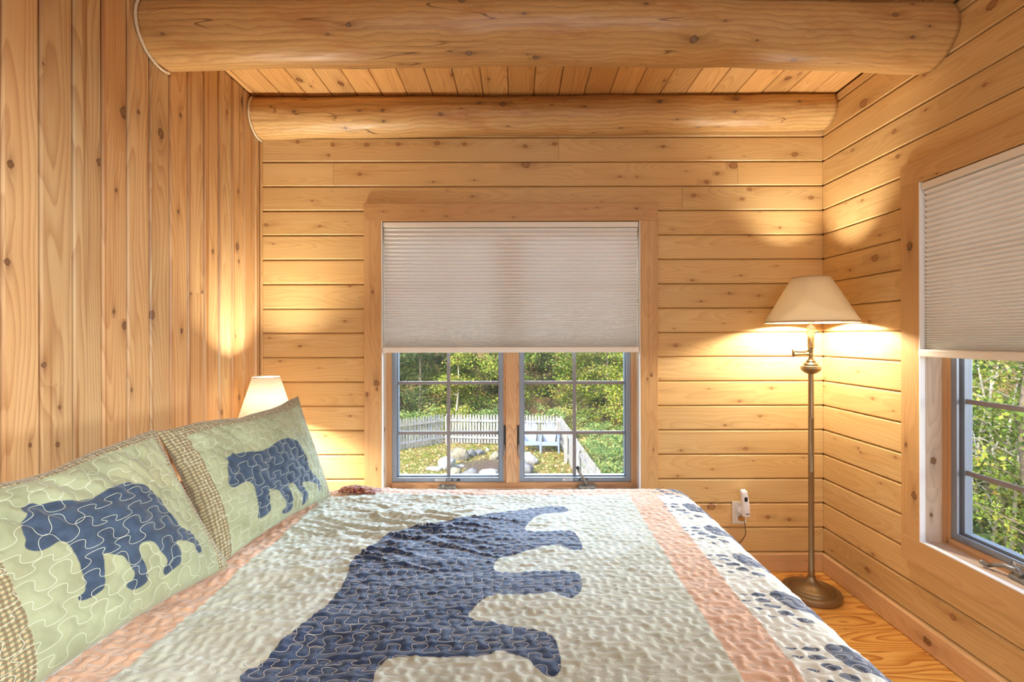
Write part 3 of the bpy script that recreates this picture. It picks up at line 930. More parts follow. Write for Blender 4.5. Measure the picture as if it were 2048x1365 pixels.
def grid_mesh(name, P, mat, parent=None, attrs=None, flip=False):
    nu, nv = P.shape[:2]
    me = bpy.data.meshes.new(name)
    me.vertices.add(nu * nv)
    me.vertices.foreach_set('co', P.reshape(-1).astype(np.float32))
    i, j = np.meshgrid(np.arange(nu - 1), np.arange(nv - 1), indexing='ij')
    a = (i * nv + j).ravel(); b = ((i + 1) * nv + j).ravel(); c = ((i + 1) * nv + j + 1).ravel(); d = (i * nv + j + 1).ravel()
    q = np.stack([a, b, c, d], 1) if not flip else np.stack([a, d, c, b], 1)
    nf = len(q)
    me.loops.add(nf * 4); me.polygons.add(nf)
    me.loops.foreach_set('vertex_index', q.ravel().astype(np.int32))
    me.polygons.foreach_set('loop_start', np.arange(0, nf * 4, 4, dtype=np.int32))
    me.update(calc_edges=True)
    me.shade_smooth()
    for k, v in (attrs or {}).items():
        if v.ndim == 2:
            at = me.attributes.new(k, 'FLOAT', 'POINT')
            at.data.foreach_set('value', v.ravel().astype(np.float32))
        else:
            at = me.attributes.new(k, 'FLOAT_VECTOR', 'POINT')
            at.data.foreach_set('vector', v.reshape(-1).astype(np.float32))
    me.materials.append(mat)
    o = bpy.data.objects.new(name, me)
    COL.objects.link(o)
    if parent is not None: o.parent = parent
    return o

def sample(G, fu, fv):
    """bilinear lookup in grid G at fractional indices"""
    nu, nv = G.shape[:2]
    fu = np.clip(fu, 0, nu - 1.001); fv = np.clip(fv, 0, nv - 1.001)
    i, j = fu.astype(int), fv.astype(int)
    a, b = fu - i, fv - j
    if G.ndim == 3: a, b = a[:, None], b[:, None]
    return (G[i, j] * (1 - a) + G[i + 1, j] * a) * (1 - b) + (G[i, j + 1] * (1 - a) + G[i + 1, j + 1] * a) * b

def normals_of(P):
    du = np.gradient(P, axis=0); dv = np.gradient(P, axis=1)
    n = np.cross(du, dv)
    return n / np.maximum(np.linalg.norm(n, axis=2, keepdims=True), 1e-9)

def stitches(name, rows, P, N, fu, fv, keep, w, lift, mat, parent):
    """threads as thin ribbons lying on the cloth"""
    V, Fc = [], []
    base = 0
    for r in rows:
        a, b = fu(r[:, 0]), fv(r[:, 1])
        ok = keep(r[:, 0], r[:, 1]) & (a > 0) & (b > 0) & (a < P.shape[0] - 1.01) & (b < P.shape[1] - 1.01)
        q = sample(P, a, b); nn = sample(N, a, b)
        nn /= np.maximum(np.linalg.norm(nn, axis=1, keepdims=True), 1e-9)
        t = np.gradient(q, axis=0)
        s = np.cross(nn, t); s /= np.maximum(np.linalg.norm(s, axis=1, keepdims=True), 1e-9)
        c = q + nn * lift
        n = len(r)
        V.append(np.stack([c - s * w / 2, c + nn * w * .35, c + s * w / 2], 1).reshape(-1, 3))
        idx = np.nonzero(ok[:-1] & ok[1:])[0]
        k = base + idx * 3
        Fc.append(np.stack([k, k + 1, k + 4, k + 3], 1)); Fc.append(np.stack([k + 1, k + 2, k + 5, k + 4], 1))
        base += n * 3
    V = np.concatenate(V); Fc = np.concatenate(Fc)
    used = np.unique(Fc); remap = -np.ones(len(V), int); remap[used] = np.arange(len(used))
    o = mesh_obj(name, [], [], mat, parent)
    me = o.data
    V = V[used]; Fc = remap[Fc]
    me.vertices.add(len(V)); me.vertices.foreach_set('co', V.ravel().astype(np.float32))
    me.loops.add(len(Fc) * 4); me.polygons.add(len(Fc))
    me.loops.foreach_set('vertex_index', Fc.ravel().astype(np.int32))
    me.polygons.foreach_set('loop_start', np.arange(0, len(Fc) * 4, 4, dtype=np.int32))
    me.update(calc_edges=True)
    o['kind'] = 'stuff'
    return o
M['thread'] = plain('pale_thread', (222, 222, 216), 0.7, var=0.03)
M['sage_thread'] = plain('sage_thread', (196, 202, 180), 0.7, var=0.03)

# ------------------------------------------------------------------ bed
bed = thing('bed', 'bed with its head against the vertical panelling, hidden under the bear quilt', 'bed', (0, 0, 0))
BX0, BX1, BY0, BY1 = -1.335, .715, .39, 2.085
box('mattress', BX0, BX1, BY0, BY1, .36, .592, M['mattress'], bed, .06)
box('box_spring', BX0, BX1 - .01, BY0 + .01, BY1 - .01, .16, .355, M['bed_fabric'], bed, .02)
for (a, b) in ((BX0 + .06, BY0 + .08), (BX0 + .06, BY1 - .08), (BX1 - .1, BY0 + .08), (BX1 - .1, BY1 - .08)):
    lathe('leg', [(.018, .0), (.022, .01), (.022, .12), (.03, .16)], M['bed_metal'], bed, 16, a, b)

# quilt: unrolled cloth coordinates s (towards the foot) and t (towards the window)
TOPZ, RAD = .620, .10
S0, T0, T1 = .65, .48, 2.02
nu, nv = 640, 620
sg = np.linspace(-1.33, 1.12, nu)
tg = np.linspace(.02, 2.48, nv)
S, T = np.meshgrid(sg, tg, indexing='ij')
def quilt_base(S, T):
    dx = np.maximum(0, S - S0)
    dy = np.where(T > T1, T - T1, np.where(T < T0, T - T0, 0))
    d = np.hypot(dx, dy) + 1e-9
    off = np.where(d < RAD * PI / 2, RAD * np.sin(np.minimum(d / RAD, PI / 2)), RAD + .05 * (d - RAD * PI / 2))
    drop = np.where(d < RAD * PI / 2, RAD * (1 - np.cos(np.minimum(d / RAD, PI / 2))), RAD + .995 * (d - RAD * PI / 2))
    m = d > 1e-6
    X = np.where(m, np.minimum(S, S0) + off * dx / d, S)
    Y = np.where(m, np.clip(T, T0, T1) + off * dy / d, T)
    # soft swags in the hanging part
    hang = np.clip((d - .14) / .3, 0, 1)
    X = X + hang * .018 * np.sin(T * 17 + 1) * (dx > 0)
    Y = Y + hang * .018 * np.sin(S * 15) * (np.abs(dy) > 0) * np.sign(dy)
    Z = TOPZ - drop
    return np.stack([X, Y, Z], 2)
P0 = quilt_base(S, T)
N0 = normals_of(P0)
qrows = meander(-1.0, 1.05, .55, 2.30, .052, .032, .0120, .155, 3, .003)
print('quilt stitches', sum(len(r) for r in qrows))
D = nearest_dist(qrows, S, T)
puff = 1 - np.exp(-(D / .0075) ** 1.6)
wob = vnoise(S * 34, T * 52, 21) * .5 + vnoise(S * 75, T * 120, 22) * .28
left = np.clip((.30 - S) / .9, 0, 1)
soft = vnoise(S * 2.2 + 5, T * 6.5, 23) * .0065 + vnoise(S * 5 + T * 3, T * 15 - S * 5, 24) * .0040
crk = np.exp(-((S + .42) / .35) ** 2) * np.exp(-((T - 1.62) / .28) ** 2)
cr = np.abs(vnoise(S * 6 - T * 2.5, T * 26 + S * 9, 25))
H_ = .0048 * puff * (.75 + .35 * wob) + .0016 * wob + soft * (.5 + left) + crk * .012 * (1 - np.minimum(cr * 3.2, 1)) + left * .004 * (1 - np.minimum(np.abs(vnoise(S * 5 + T * 6, T * 34 - S * 6, 26)) * 4, 1))
PQ = P0 + N0 * H_[..., None]
NQ = normals_of(PQ)

HEAD = [(-.500, .86), (-.492, .80), (-.525, .785), (-.535, .755), (-.505, .735), (-.46, .70), (-.42, .625), (-.36, .58), (-.30, .57), (-.262, .60), (-.27, .66), (-.25, .71), (-.262, .78), (-.262, .84)]
bearq = np.array(QA + HEAD + QB)
bear_d = np.full(S.shape, .3)
mk = (S > -.65) & (S < .35) & (T > .45) & (T < 1.95)
bear_d[mk] = sdf_poly(bearq, S[mk], T[mk])
PAD = [(.0, -.015), (.012, .0), (.035, .002), (.06, -.006), (.085, -.012), (.105, -.008), (.135, -.03), (.145, -.065), (.13, -.098), (.10, -.11), (.075, -.098), (.055, -.085), (.03, -.088), (.014, -.075), (.006, -.04)]
TOES = [(-.027, -.016, .018, .0080, .1), (-.029, -.042, .019, .0088, .1), (-.020, -.070, .019, .0098, .2), (-.004, -.099, .018, .0108, .35), (.024, -.128, .018, .0108, .5),
        (-.064, -.012, .013, .0040, .1), (-.068, -.040, .013, .0042, .1), (-.060, -.078, .013, .0046, .3), (-.042, -.112, .012, .0046, .5), (-.012, -.146, .011, .005, .7)]
paw_d = np.full(S.shape, .3)
def stamp(s0, t0, flip=False):
    """one paw print; flip = along the window-side border"""
    if not flip:
        a, b = S - s0, T - t0
    else:
        a, b = T - t0, -(S - s0)
    m = (a > -.12) & (a < .2) & (b > -.2) & (b < .06)
    if not m.any(): return
    x, y = a[m], b[m]
    d = sdf_poly(PAD, x, y)
    for (cx, cy, rx, ry, an) in TOES:
        c, s = math.cos(-an), math.sin(-an)
        u, v = (x - cx) * c + (y - cy) * s, -(x - cx) * s + (y - cy) * c
        d = np.minimum(d, (np.hypot(u / rx, v / ry) - 1) * ry)
    paw_d[m] = np.minimum(paw_d[m], d)
for k in range(-4, 6):
    stamp(.628, 1.006 + .2145 * k)
for k in range(9):
    stamp(-.85 + .2145 * k, 2.15, True)

def quilt_mat():
    t = NT('bear_quilt')
    st = t.n('SeparateXYZ', (t.attr('st'),), out=None)
    s, tt = st.outputs[0], st.outputs[1]
    bear = t.attr('bear', 2); paw = t.attr('paw', 2)
    v3 = t.n('CombineXYZ', (s, tt, 0.0))
    wobn = t.noise(v3, 14.0, 2.0)
    wv = t.m('MULTIPLY_ADD', wobn, .010, -.005)
    def band(x, a, b, sk=None):
        x = t.m('ADD', x, wv)
        if sk is not None: x = t.m('SUBTRACT', x, sk)
        return t.m('MULTIPLY', t.m('GREATER_THAN', x, a), t.m('LESS_THAN', x, b))
    sk = t.m('MULTIPLY', t.m('SUBTRACT', tt, .9), .030)
    in_s = band(s, -.885, .70)
    strip = t.m('MAXIMUM', t.m('MULTIPLY', band(s, -.880, -.762), band(tt, .30, 2.075)),
                t.m('MULTIPLY', band(s, .422, .538, sk), band(tt, .30, 2.60)))
    strip = t.m('MAXIMUM', strip, t.m('MULTIPLY', band(tt, 1.968, 2.082), in_s))
    fine = t.noise(v3, 900.0, 1.0)
    blot = t.noise(v3, 9.0, 3.0)
    cream = t.mix(t.sm(blot, .35, .7), srgb(198, 206, 192), srgb(184, 190, 170))
    border = t.mix(blot, srgb(232, 236, 228), srgb(216, 222, 210))
    outer = t.m('MAXIMUM', t.m('GREATER_THAN', t.m('SUBTRACT', s, sk), .48), t.m('GREATER_THAN', tt, 2.03))
    outer = t.m('MAXIMUM', outer, t.m('LESS_THAN', s, -.82))
    col = t.mix(outer, cream, border)
    orange = t.mix(blot, srgb(222, 184, 154), srgb(206, 164, 132))
    col = t.mix(strip, col, orange)
    navy = t.mix(t.sm(t.noise(v3, 30.0, 3.0), .3, .75), srgb(38, 58, 92), srgb(50, 74, 112))
    pf = t.noise(v3, 60.0, 2.0)
    fz = t.m('MULTIPLY_ADD', pf, .003, -.0015)
    col = t.mix(t.sm(t.m('ADD', bear, fz), .0012, -.0012), col, navy)
    navy2 = t.mix(t.sm(t.noise(v3, 40.0, 3.0), .3, .75), srgb(58, 76, 104), srgb(74, 92, 120))
    col = t.mix(t.sm(t.m('ADD', paw, t.m('MULTIPLY', fz, .6)), .0008, -.0008), col, navy2)
    hn = t.m('ADD', t.noise(t.v('MULTIPLY', v3, (60, 160, 1)), 1.0, 4.0, .6), t.m('MULTIPLY', fine, .12))
    nrm = t.n('Bump', {'Height': hn, 'Strength': .45, 'Distance': .004})
    return t.out(t.bsdf(col, .78, 0.0, nrm, .25, **{'Sheen Weight': .25, 'Sheen Roughness': .5}))
M['quilt'] = quilt_mat()
quilt = grid_mesh('quilt', PQ, M['quilt'], None, {'st': np.stack([S, T, S * 0], 2), 'bear': bear_d, 'paw': paw_d})
tag(quilt, 'pale quilt with a large navy bear and paw print border spread on the bed', 'quilt')
fu = lambda s: (s - sg[0]) / (sg[1] - sg[0])
fv = lambda t: (t - tg[0]) / (tg[1] - tg[0])
stitches('stitching', qrows, PQ, NQ, fu, fv, lambda s, t: (s > -.95) & (s < .98) & (t > .60), .0011, .0004, M['thread'], quilt)

# ------------------------------------------------------------------ pillows
def cushion(corners, TH, n=(150, 110), pe=.032, wr=1.0, seed=1):
    TL, TR, BR, BL = [np.array(p, float) for p in corners]
    u, v = np.meshgrid(np.linspace(0, 1, n[0]), np.linspace(0, 1, n[1]), indexing='ij')
    u2 = u + (0.5 - u) * 2 * pe * 4 * v * (1 - v) * np.abs(2 * u - 1) ** 3
    v2 = v + (0.5 - v) * 2 * pe * 4 * u * (1 - u) * np.abs(2 * v - 1) ** 3
    P = BL * ((1 - u2) * (1 - v2))[..., None] + BR * (u2 * (1 - v2))[..., None] + TR * (u2 * v2)[..., None] + TL * ((1 - u2) * v2)[..., None]
    nn = np.cross(BR - BL, TL - BL); nn /= np.linalg.norm(nn)
    prof = (4 * u * (1 - u)) ** .42 * (4 * v * (1 - v)) ** .42 * (1 - .15 * (v - .5))
    return u, v, P, nn, prof

def sham_mat(name, u_left, u_right, v_top):
    t = NT(name)
    uv = t.n('SeparateXYZ', (t.attr('puv'),), out=None)
    u, v, back = uv.outputs[0], uv.outputs[1], uv.outputs[2]
    bear = t.attr('bear', 2)
    met = t.n('CombineXYZ', (t.m('MULTIPLY', u, .55), t.m('MULTIPLY', v, .42), back))
    wn_ = t.noise(met, 25.0, 2.0)
    blot = t.noise(met, 11.0, 3.0)
    sage = t.mix(t.sm(blot, .3, .75), srgb(148, 154, 122), srgb(128, 132, 102))
    sage = t.mix(t.m('MULTIPLY', t.sm(t.noise(met, 5.0, 2.0), .5, .8), .35), sage, srgb(156, 142, 102))
    # woven check: brown / teal / tan threads
    fr = 108.0
    wx = t.m('ADD', t.m('MULTIPLY', u, .55 * fr), t.m('MULTIPLY', wn_, .8))
    wy = t.m('ADD', t.m('MULTIPLY', v, .42 * fr), t.m('MULTIPLY', wn_, .8))
    cx = t.m('GREATER_THAN', t.m('FRACT', wx), .5)
    cy = t.m('GREATER_THAN', t.m('FRACT', wy), .5)
    both = t.m('MULTIPLY', cx, cy)
    one = t.m('ABSOLUTE', t.m('SUBTRACT', cx, cy))
    pl = t.mix(both, srgb(116, 92, 70), srgb(172, 152, 116))
    pl = t.mix(t.m('MULTIPLY', one, .75), pl, srgb(112, 122, 92))
    m = t.m('MAXIMUM', t.m('LESS_THAN', u, u_left), t.m('GREATER_THAN', u, u_right))
    m = t.m('MAXIMUM', m, t.m('GREATER_THAN', v, v_top))
    m = t.m('MAXIMUM', m, back)
    col = t.mix(m, sage, pl)
    navy = t.mix(t.sm(t.noise(met, 34.0, 3.0), .3, .75), srgb(44, 58, 76), srgb(60, 76, 96))
    col = t.mix(t.m('MULTIPLY', t.sm(bear, .0022, -.0022), t.m('SUBTRACT', 1.0, back)), col, navy)
    hn = t.m('ADD', t.noise(t.v('MULTIPLY', met, (110, 40, 1)), 1.0, 3.0, .6), t.m('MULTIPLY', t.noise(met, 700.0, 1.0), .1))
    nrm = t.n('Bump', {'Height': hn, 'Strength': .4, 'Distance': .004})
    return t.out(t.bsdf(col, .8, 0.0, nrm, .25, **{'Sheen Weight': .2}))

def sham(label, corners, TH, bear, mat, seed, back_th=.06):
    n = (190, 150)
    u, v, P, nn, prof = cushion(corners, TH, n, .045)
    rows = meander(0.0, .56, .0, .43, .058, .034, .015, .14, seed, .003)
    rows_uv = [np.stack([r[:, 0] / .55, r[:, 1] / .42], 1) for r in rows]
    D = nearest_dist(rows, u * .55, v * .42)
    puff = 1 - np.exp(-(D / .008) ** 1.6)
    edge = np.clip(np.minimum(np.minimum(u, 1 - u), np.minimum(v, 1 - v)) * 7, 0, 1)
    big = vnoise(u * 5 + v * 2, v * 2.2, seed + 3) * .008 + vnoise(u * 13 + v * 5, v * 4 - u, seed + 4) * .0045
    crease = np.exp(-((v - .80) / .16) ** 2) * (1 - np.minimum(np.abs(vnoise(u * 14 + v * 7, v * 2, seed + 5)) * 3, 1)) * -.012
    # gathered ripples running in from the seams
    rip = .0030 * np.sin(u * 130 + 5 * vnoise(u * 8, v * 3, seed + 6)) * (np.exp(-v / .07) + np.exp(-(1 - v) / .10))
    P = P + np.array([0, 0, 1.0]) * (np.clip(v * 3 - 2, 0, 1) * (vnoise(u * 4.3, u * 0 + seed, seed + 8) * .011 + vnoise(u * 11, u * 0 + seed, seed + 9) * .004))[..., None]
    h = prof * TH + edge * (.0036 * puff + big + crease) + rip * np.minimum(1, edge * 2)
    PF = P + nn * h[..., None]
    q = sdf_poly(bear, u, v)
    o = grid_mesh('pillow_sham', PF, mat, None, {'puv': np.stack([u, v, u * 0], 2), 'bear': q})
    tag(o, label, 'pillow')
    PB_ = P - nn * (prof * back_th)[..., None]
    b = grid_mesh('back_panel', PB_[::2, ::2], mat, o, {'puv': np.stack([u, v, u * 0 + 1], 2)[::2, ::2], 'bear': q[::2, ::2] * 0 + 1}, flip=True)
    b['label'] = 'brown and green checked back panel'
    NF = normals_of(PF)
    stitches('stitching', rows_uv, PF, NF, lambda a: a * (n[0] - 1), lambda a: a * (n[1] - 1), lambda a, b: (a > .01) & (a < .99) & (b > .01) & (b < .99), .0008, .0004, M['sage_thread'], o)
    return o
PA = [(-1.07, .807, .974), (-1.0, 1.335, 1.004), (-.785, 1.318, .638), (-.863, .755, .638)]
PBc = [(-1.005, 1.345, 1.004), (-.905, 2.00, 1.025), (-.73, 1.90, .638), (-.815, 1.30, .638)]
M['sham_near'] = sham_mat('sham_near', .155, .925, .93)
M['sham_far'] = sham_mat('sham_far', .085, .93, .90)
sham('sage quilted pillow with a navy bear, the nearer and larger-looking of the two', PA, .075, BA, M['sham_near'], 31)
sham('sage quilted pillow with a navy bear, leaning in front of the glowing bedside lamp', PBc, .065, BB, M['sham_far'], 41)
# sleeping pillows lying behind the shams
def lying_pillow(label, x0, x1, y0, y1, z, th, mat, tilt=0.0):
    c = [(x0, y0, z + tilt), (x0, y1, z + tilt), (x1, y1, z), (x1, y0, z)]
    c = [(x1, y0, z), (x1, y1, z), (x0, y1, z + tilt), (x0, y0, z + tilt)]
    n = (60, 44)
    TL, TR, BR, BL = c
    u, v, P, nn, prof = cushion([TL, TR, BR, BL], th, n, .04)
    nn = np.array([0, 0, 1.0])
    w = vnoise(u * 6, v * 5, 77) * .006
    A = P + nn * (prof * th + w * np.minimum(prof * 2, 1))[..., None]
    B = P - nn * (prof * th * .45)[..., None]
    o = grid_mesh('sleeping_pillow', A, mat, None, {'puv': np.stack([u, v, u * 0], 2)}, flip=True)
    grid_mesh('underside', B, mat, o, {'puv': np.stack([u, v, u * 0], 2)})
    return tag(o, label, 'pillow')
def paisley_mat():
    t = NT('red_print_cotton')
    uv = t.attr('puv')
    vo = t.n('TexVoronoi', {'Vector': uv, 'Scale': 26.0}, out=1)
    s = t.n('SeparateColor', (vo,), out=0)
    nz = t.noise(uv, 40.0, 2.0)
    c = t.mix(t.m('GREATER_THAN', s, .45), srgb(126, 34, 40), srgb(196, 150, 110))
    c = t.mix(t.sm(nz, .55, .62), c, srgb(70, 74, 96))
    return t.out(t.bsdf(c, .8))
M['red_print'] = paisley_mat()
lying_pillow('white sleeping pillow flat behind the nearer bear pillow', -1.35, -1.06, .72, 1.30, .668, .07, M['mattress'])
lying_pillow('red printed pillow peeping out behind the far bear pillow', -1.33, -.985, 1.42, 2.04, .668, .07, M['red_print'])
# crumpled printed sheet edge between the far sham and the quilt strip
nu2, nv2 = 90, 40
uu, vv = np.meshgrid(np.linspace(0, 1, nu2), np.linspace(0, 1, nv2), indexing='ij')
X = -.735 + .17 * uu
Y = 1.985 + .075 * vv - .03 * uu
Z = .630 + .022 * np.sin(PI * vv) ** .6 * np.sin(PI * np.clip(uu, .02, .98)) ** .5 * (1 - .5 * uu) + .004 * vnoise(uu * 9, vv * 4, 5) * np.sin(PI * uu)
sh = grid_mesh('sheet_corner', np.stack([X, Y, Z], 2), M['red_print'], None, {'puv': np.stack([uu * 1.3, vv * .6, uu * 0], 2)})
tag(sh, 'crumpled red printed sheet corner showing beside the far bear pillow', 'sheet')

# ------------------------------------------------------------------ nightstand and bedside lamp
ns = thing('nightstand', 'small brown nightstand in the corner, hidden behind the bed under the lamp', 'nightstand', (-1.19, 2.36, 0))
box('body', -.145, .145, -.19, .20, .08, .415, M['night_wood'], ns, .003)
box('top', -.155, .155, -.205, .21, .416, .440, M['night_wood'], ns, .005)
for z in (.10, .26):
    dr = box('drawer', -.125, .125, -.204, -.191, z, z + .145, M['night_wood'], ns, .003)
    lathe('knob', [(.006, 0), (.006, .012), (.014, .018), (.012, .026), (.003, .028)], M['brass'], dr, 16)
    dr.children[0].rotation_euler = (PI / 2, 0, 0); dr.children[0].location = (0, -.204, z + .0725)
for (a, b) in ((-.12, -.165), (.12, -.165), (-.12, .175), (.12, .175)):
    box('leg', a - .02, a + .02, b - .02, b + .02, 0, .08, M['night_wood'], ns)

LX, LY = -1.207, 2.33
bl = thing('bedside_lamp', 'lit bedside lamp with a plain ivory cone shade in the left corner', 'lamp', (LX, LY, .4405))
lathe('base', [(.075, 0), (.078, .012), (.05, .022), (.028, .06), (.045, .15), (.054, .22), (.038, .31), (.014, .37), (.012, .416)], M['ivory_plastic'], bl, 32)
lathe('socket', [(.014, .416), (.017, .421), (.017, .466), (.01, .471)], M['brass'], bl, 20)
def shade(name, r0, z0, r1, z1, mat, parent, seg=64, th=.0012):
    prof = [(r0, z0), (r1, z1), (r1 - th, z1), (r0 - th, z0), (r0, z0)]
    vs, fs = lathe_geo(prof, seg, closed=False)
    return mesh_obj(name, vs, fs, mat, parent, True)
shade('lamp_shade', .122, .434, .061, .6335, M['shade_table'], bl)
tube('shade_ring', [(.061 * math.cos(a), .061 * math.sin(a), .6335) for a in np.linspace(0, 2 * PI, 40)], .0014, M['shade_band'], bl, 6)
tube('shade_spider', [(-.060, 0, .631), (-.02, 0, .621), (.02, 0, .621), (.060, 0, .631)], .0015, M['brass'], bl, 6)
lathe('bulb', [(.004, .471), (.014, .481), (.026, .516), (.030, .541), (.024, .564), (.006, .574)], M['bulb'], bl, 20)
light('bedside_lamp_light', 'POINT', (LX, LY, .4405 + .531), 95, (1.0, .91, .74), radius=.045)

# ------------------------------------------------------------------ floor lamp
FX, FY = 1.443, 2.37
fl = thing('floor_lamp', 'lit antique brass floor lamp with a beige cone shade in the right corner', 'floor lamp', (FX, FY, 0))
lathe('base', [(.127, 0), (.130, .003), (.130, .021), (.1285, .0245), (.125, .026), (.104, .0285), (.1025, .0325), (.099, .0335), (.0965, .0315), (.0945, .0345), (.090, .0355), (.0875, .0335), (.085, .0365), (.070, .0405), (.052, .048), (.036, .058), (.026, .069), (.020, .080), (.0175, .092)], M['brass'], fl, 64)
lathe('pole', [(.0145, .09), (.0145, .125), (.0128, .128), (.0128, .60), (.0136, .602), (.0136, .606), (.0128, .608), (.0128, .86), (.0136, .862), (.0136, .868), (.0125, .87), (.0125, 1.083)], M['brass'], fl, 24)
lathe('pole_knob', [(.014, 1.081), (.024, 1.085), (.040, 1.096), (.046, 1.108), (.043, 1.118), (.030, 1.124), (.032, 1.129), (.028, 1.134), (.020, 1.139), (.022, 1.144), (.015, 1.150), (.011, 1.160), (.009, 1.172)], M['brass'], fl, 40)
arm = lathe('arm_hub', [(.010, 1.170), (.012, 1.176), (.008, 1.182), (.011, 1.190), (.011, 1.205), (.014, 1.210)], M['brass'], fl, 20)
sw = tube('swing_arm', [(-.008, 0, 1.196), (-.03, -.002, 1.190), (-.06, -.004, 1.190), (-.088, -.006, 1.193)], .0048, M['brass'], fl, 8)
tube('lower_bar', [(-.088, -.006, 1.174), (-.05, -.003, 1.176), (-.008, 0, 1.176)], .0035, M['brass'], sw, 8)
tube('hinge', [(-.089, -.006, 1.167), (-.089, -.006, 1.203)], .0065, M['brass'], sw, 10)
sk = lathe('socket', [(.011, 1.208), (.0145, 1.213), (.0145, 1.262), (.011, 1.267)], M['pale_brass'], fl, 24)
lathe('crystal', [(.010, 1.266), (.020, 1.272), (.022, 1.282), (.017, 1.296), (.021, 1.306), (.014, 1.318), (.014, 1.345), (.008, 1.348)], M['crystal'], fl, 12, smooth=False)
tube('switch_key', [(.014, 0, 1.285), (.036, -.006, 1.287)], .0030, M['dark_metal'], sk, 8)
lathe('bulb', [(.006, 1.348), (.012, 1.352), (.014, 1.368), (.030, 1.398), (.034, 1.42), (.028, 1.445), (.008, 1.458)], M['bulb'], fl, 20)
shade('lamp_shade', .203, 1.338, .083, 1.552, M['shade_floor'], fl)
shade('shade_band', .2045, 1.331, .2005, 1.340, M['shade_band'], fl)
shade('shade_band', .0845, 1.549, .083, 1.555, M['shade_band'], fl)
tube('shade_spider', [(-.082, 0, 1.548), (-.02, 0, 1.540), (.02, 0, 1.540), (.082, 0, 1.548)], .0016, M['brass'], fl, 6)
tube('harp', [(0.016 , 0, 1.345), (.05, 0, 1.40), (.045, 0, 1.50), (0, 0, 1.54), (-.045, 0, 1.50), (-.05, 0, 1.40), (-.016, 0, 1.345)], .0016, M['brass'], fl, 6)
light('floor_lamp_light', 'POINT', (FX, FY, 1.415), 54, (1.0, .92, .76), radius=.032)

# ------------------------------------------------------------------ outlet, rechargeable torch, plug and cord
OX, OZ = (1477 - 1033) / F_PX * YB, CAM_H - (1024 - 673) / F_PX * YB
op = thing('outlet_plate', 'ivory outlet plate low on the window wall left of the floor lamp', 'outlet', (OX, YB, OZ))
box('plate', -.038, .038, -.0055, -.0005, -.060, .060, M['ivory_plastic'], op, .002)
for z in (.027, -.027):
    rc = box('receptacle', -.017, .017, -.0075, -.0055, z - .014, z + .014, M['white_plastic'], op, .001)
    for x in (-.007, .007): box('slot', x - .001, x + .001, -.0079, -.0074, z - .005, z + .005, M['black'], rc)
fx, fz = OX + .014, OZ + .062
ft = thing('emergency_torch', 'white plug-in emergency torch with a dark button standing in the wall outlet', 'torch', (fx, YB, fz))
bm = bmesh.new()
nseg = 20
rings = []
for (dx, z, w, d) in ((.006, -.072, .016, .014), (.006, -.066, .021, .017), (.005, -.02, .020, .018), (.001, .02, .018, .017), (-.005, .055, .017, .016), (-.007, .066, .0175, .015), (-.007, .068, .015, .012)):
    rings.append([bm.verts.new((dx + w * math.copysign(abs(math.cos(2 * PI * i / nseg)) ** .6, math.cos(2 * PI * i / nseg)), -.036 + d * math.copysign(abs(math.sin(2 * PI * i / nseg)) ** .6, math.sin(2 * PI * i / nseg)), z)) for i in range(nseg)])
for a, b in zip(rings, rings[1:]):
    for i in range(nseg): bm.faces.new((a[i], a[(i + 1) % nseg], b[(i + 1) % nseg], b[i]))
bm.faces.new(rings[0][::-1]); bm.faces.new(rings[-1])
bm_obj('body', bm, M['white_plastic'], ft, True)
bm = bmesh.new()
add_box(bm, -.008, .008, -.0555, -.050, .012, .036, .004)
bt = bm_obj('button', bm, M['dark_metal'], ft)
lathe('plug_block', [(.019, 0), (.021, .004), (.021, .020), (.017, .024)], M['white_plastic'], ft, 24)
ft.children[-1].rotation_euler = (PI / 2, 0, 0); ft.children[-1].location = (-.010, -.001, -.042)
box('logo_print', -.003, .017, -.0556, -.0550, -.055, -.051, M['black'], ft)
for x in (-.014, -.002):
    o = lathe('led', [(.002, .068), (.0035, .070), (.002, .072)], M['led'], ft, 10)
    o.location = (x + .0, -.036, 0)
for x in (-.020, .006):
    light('torch_led', 'SPOT', (fx + x * .5, YB - .030, fz + .074), .012, (1, .9, .7), direction=(x * .8, .62, .55), spot=math.radians(26), radius=.001)
cp = thing('power_plug', 'brown plug with a thin cord hanging from the lower outlet socket', 'plug', (OX + .004, YB, OZ - .027))
bm = bmesh.new(); add_box(bm, -.014, .016, -.030, -.0085, -.011, .011, .004); bm_obj('plug_body', bm, M['plug'], cp)
tube('cord', [(.012, -.024, -.008), (.018, -.024, -.022), (.019, -.022, -.045), (.024, -.020, -.068), (.022, -.018, -.090), (.006, -.017, -.118), (-.012, -.016, -.140), (-.03, -.016, -.175), (-.06, -.016, -.24), (-.075, -.022, -.285)], .0022, M['cord'], cp, 8)

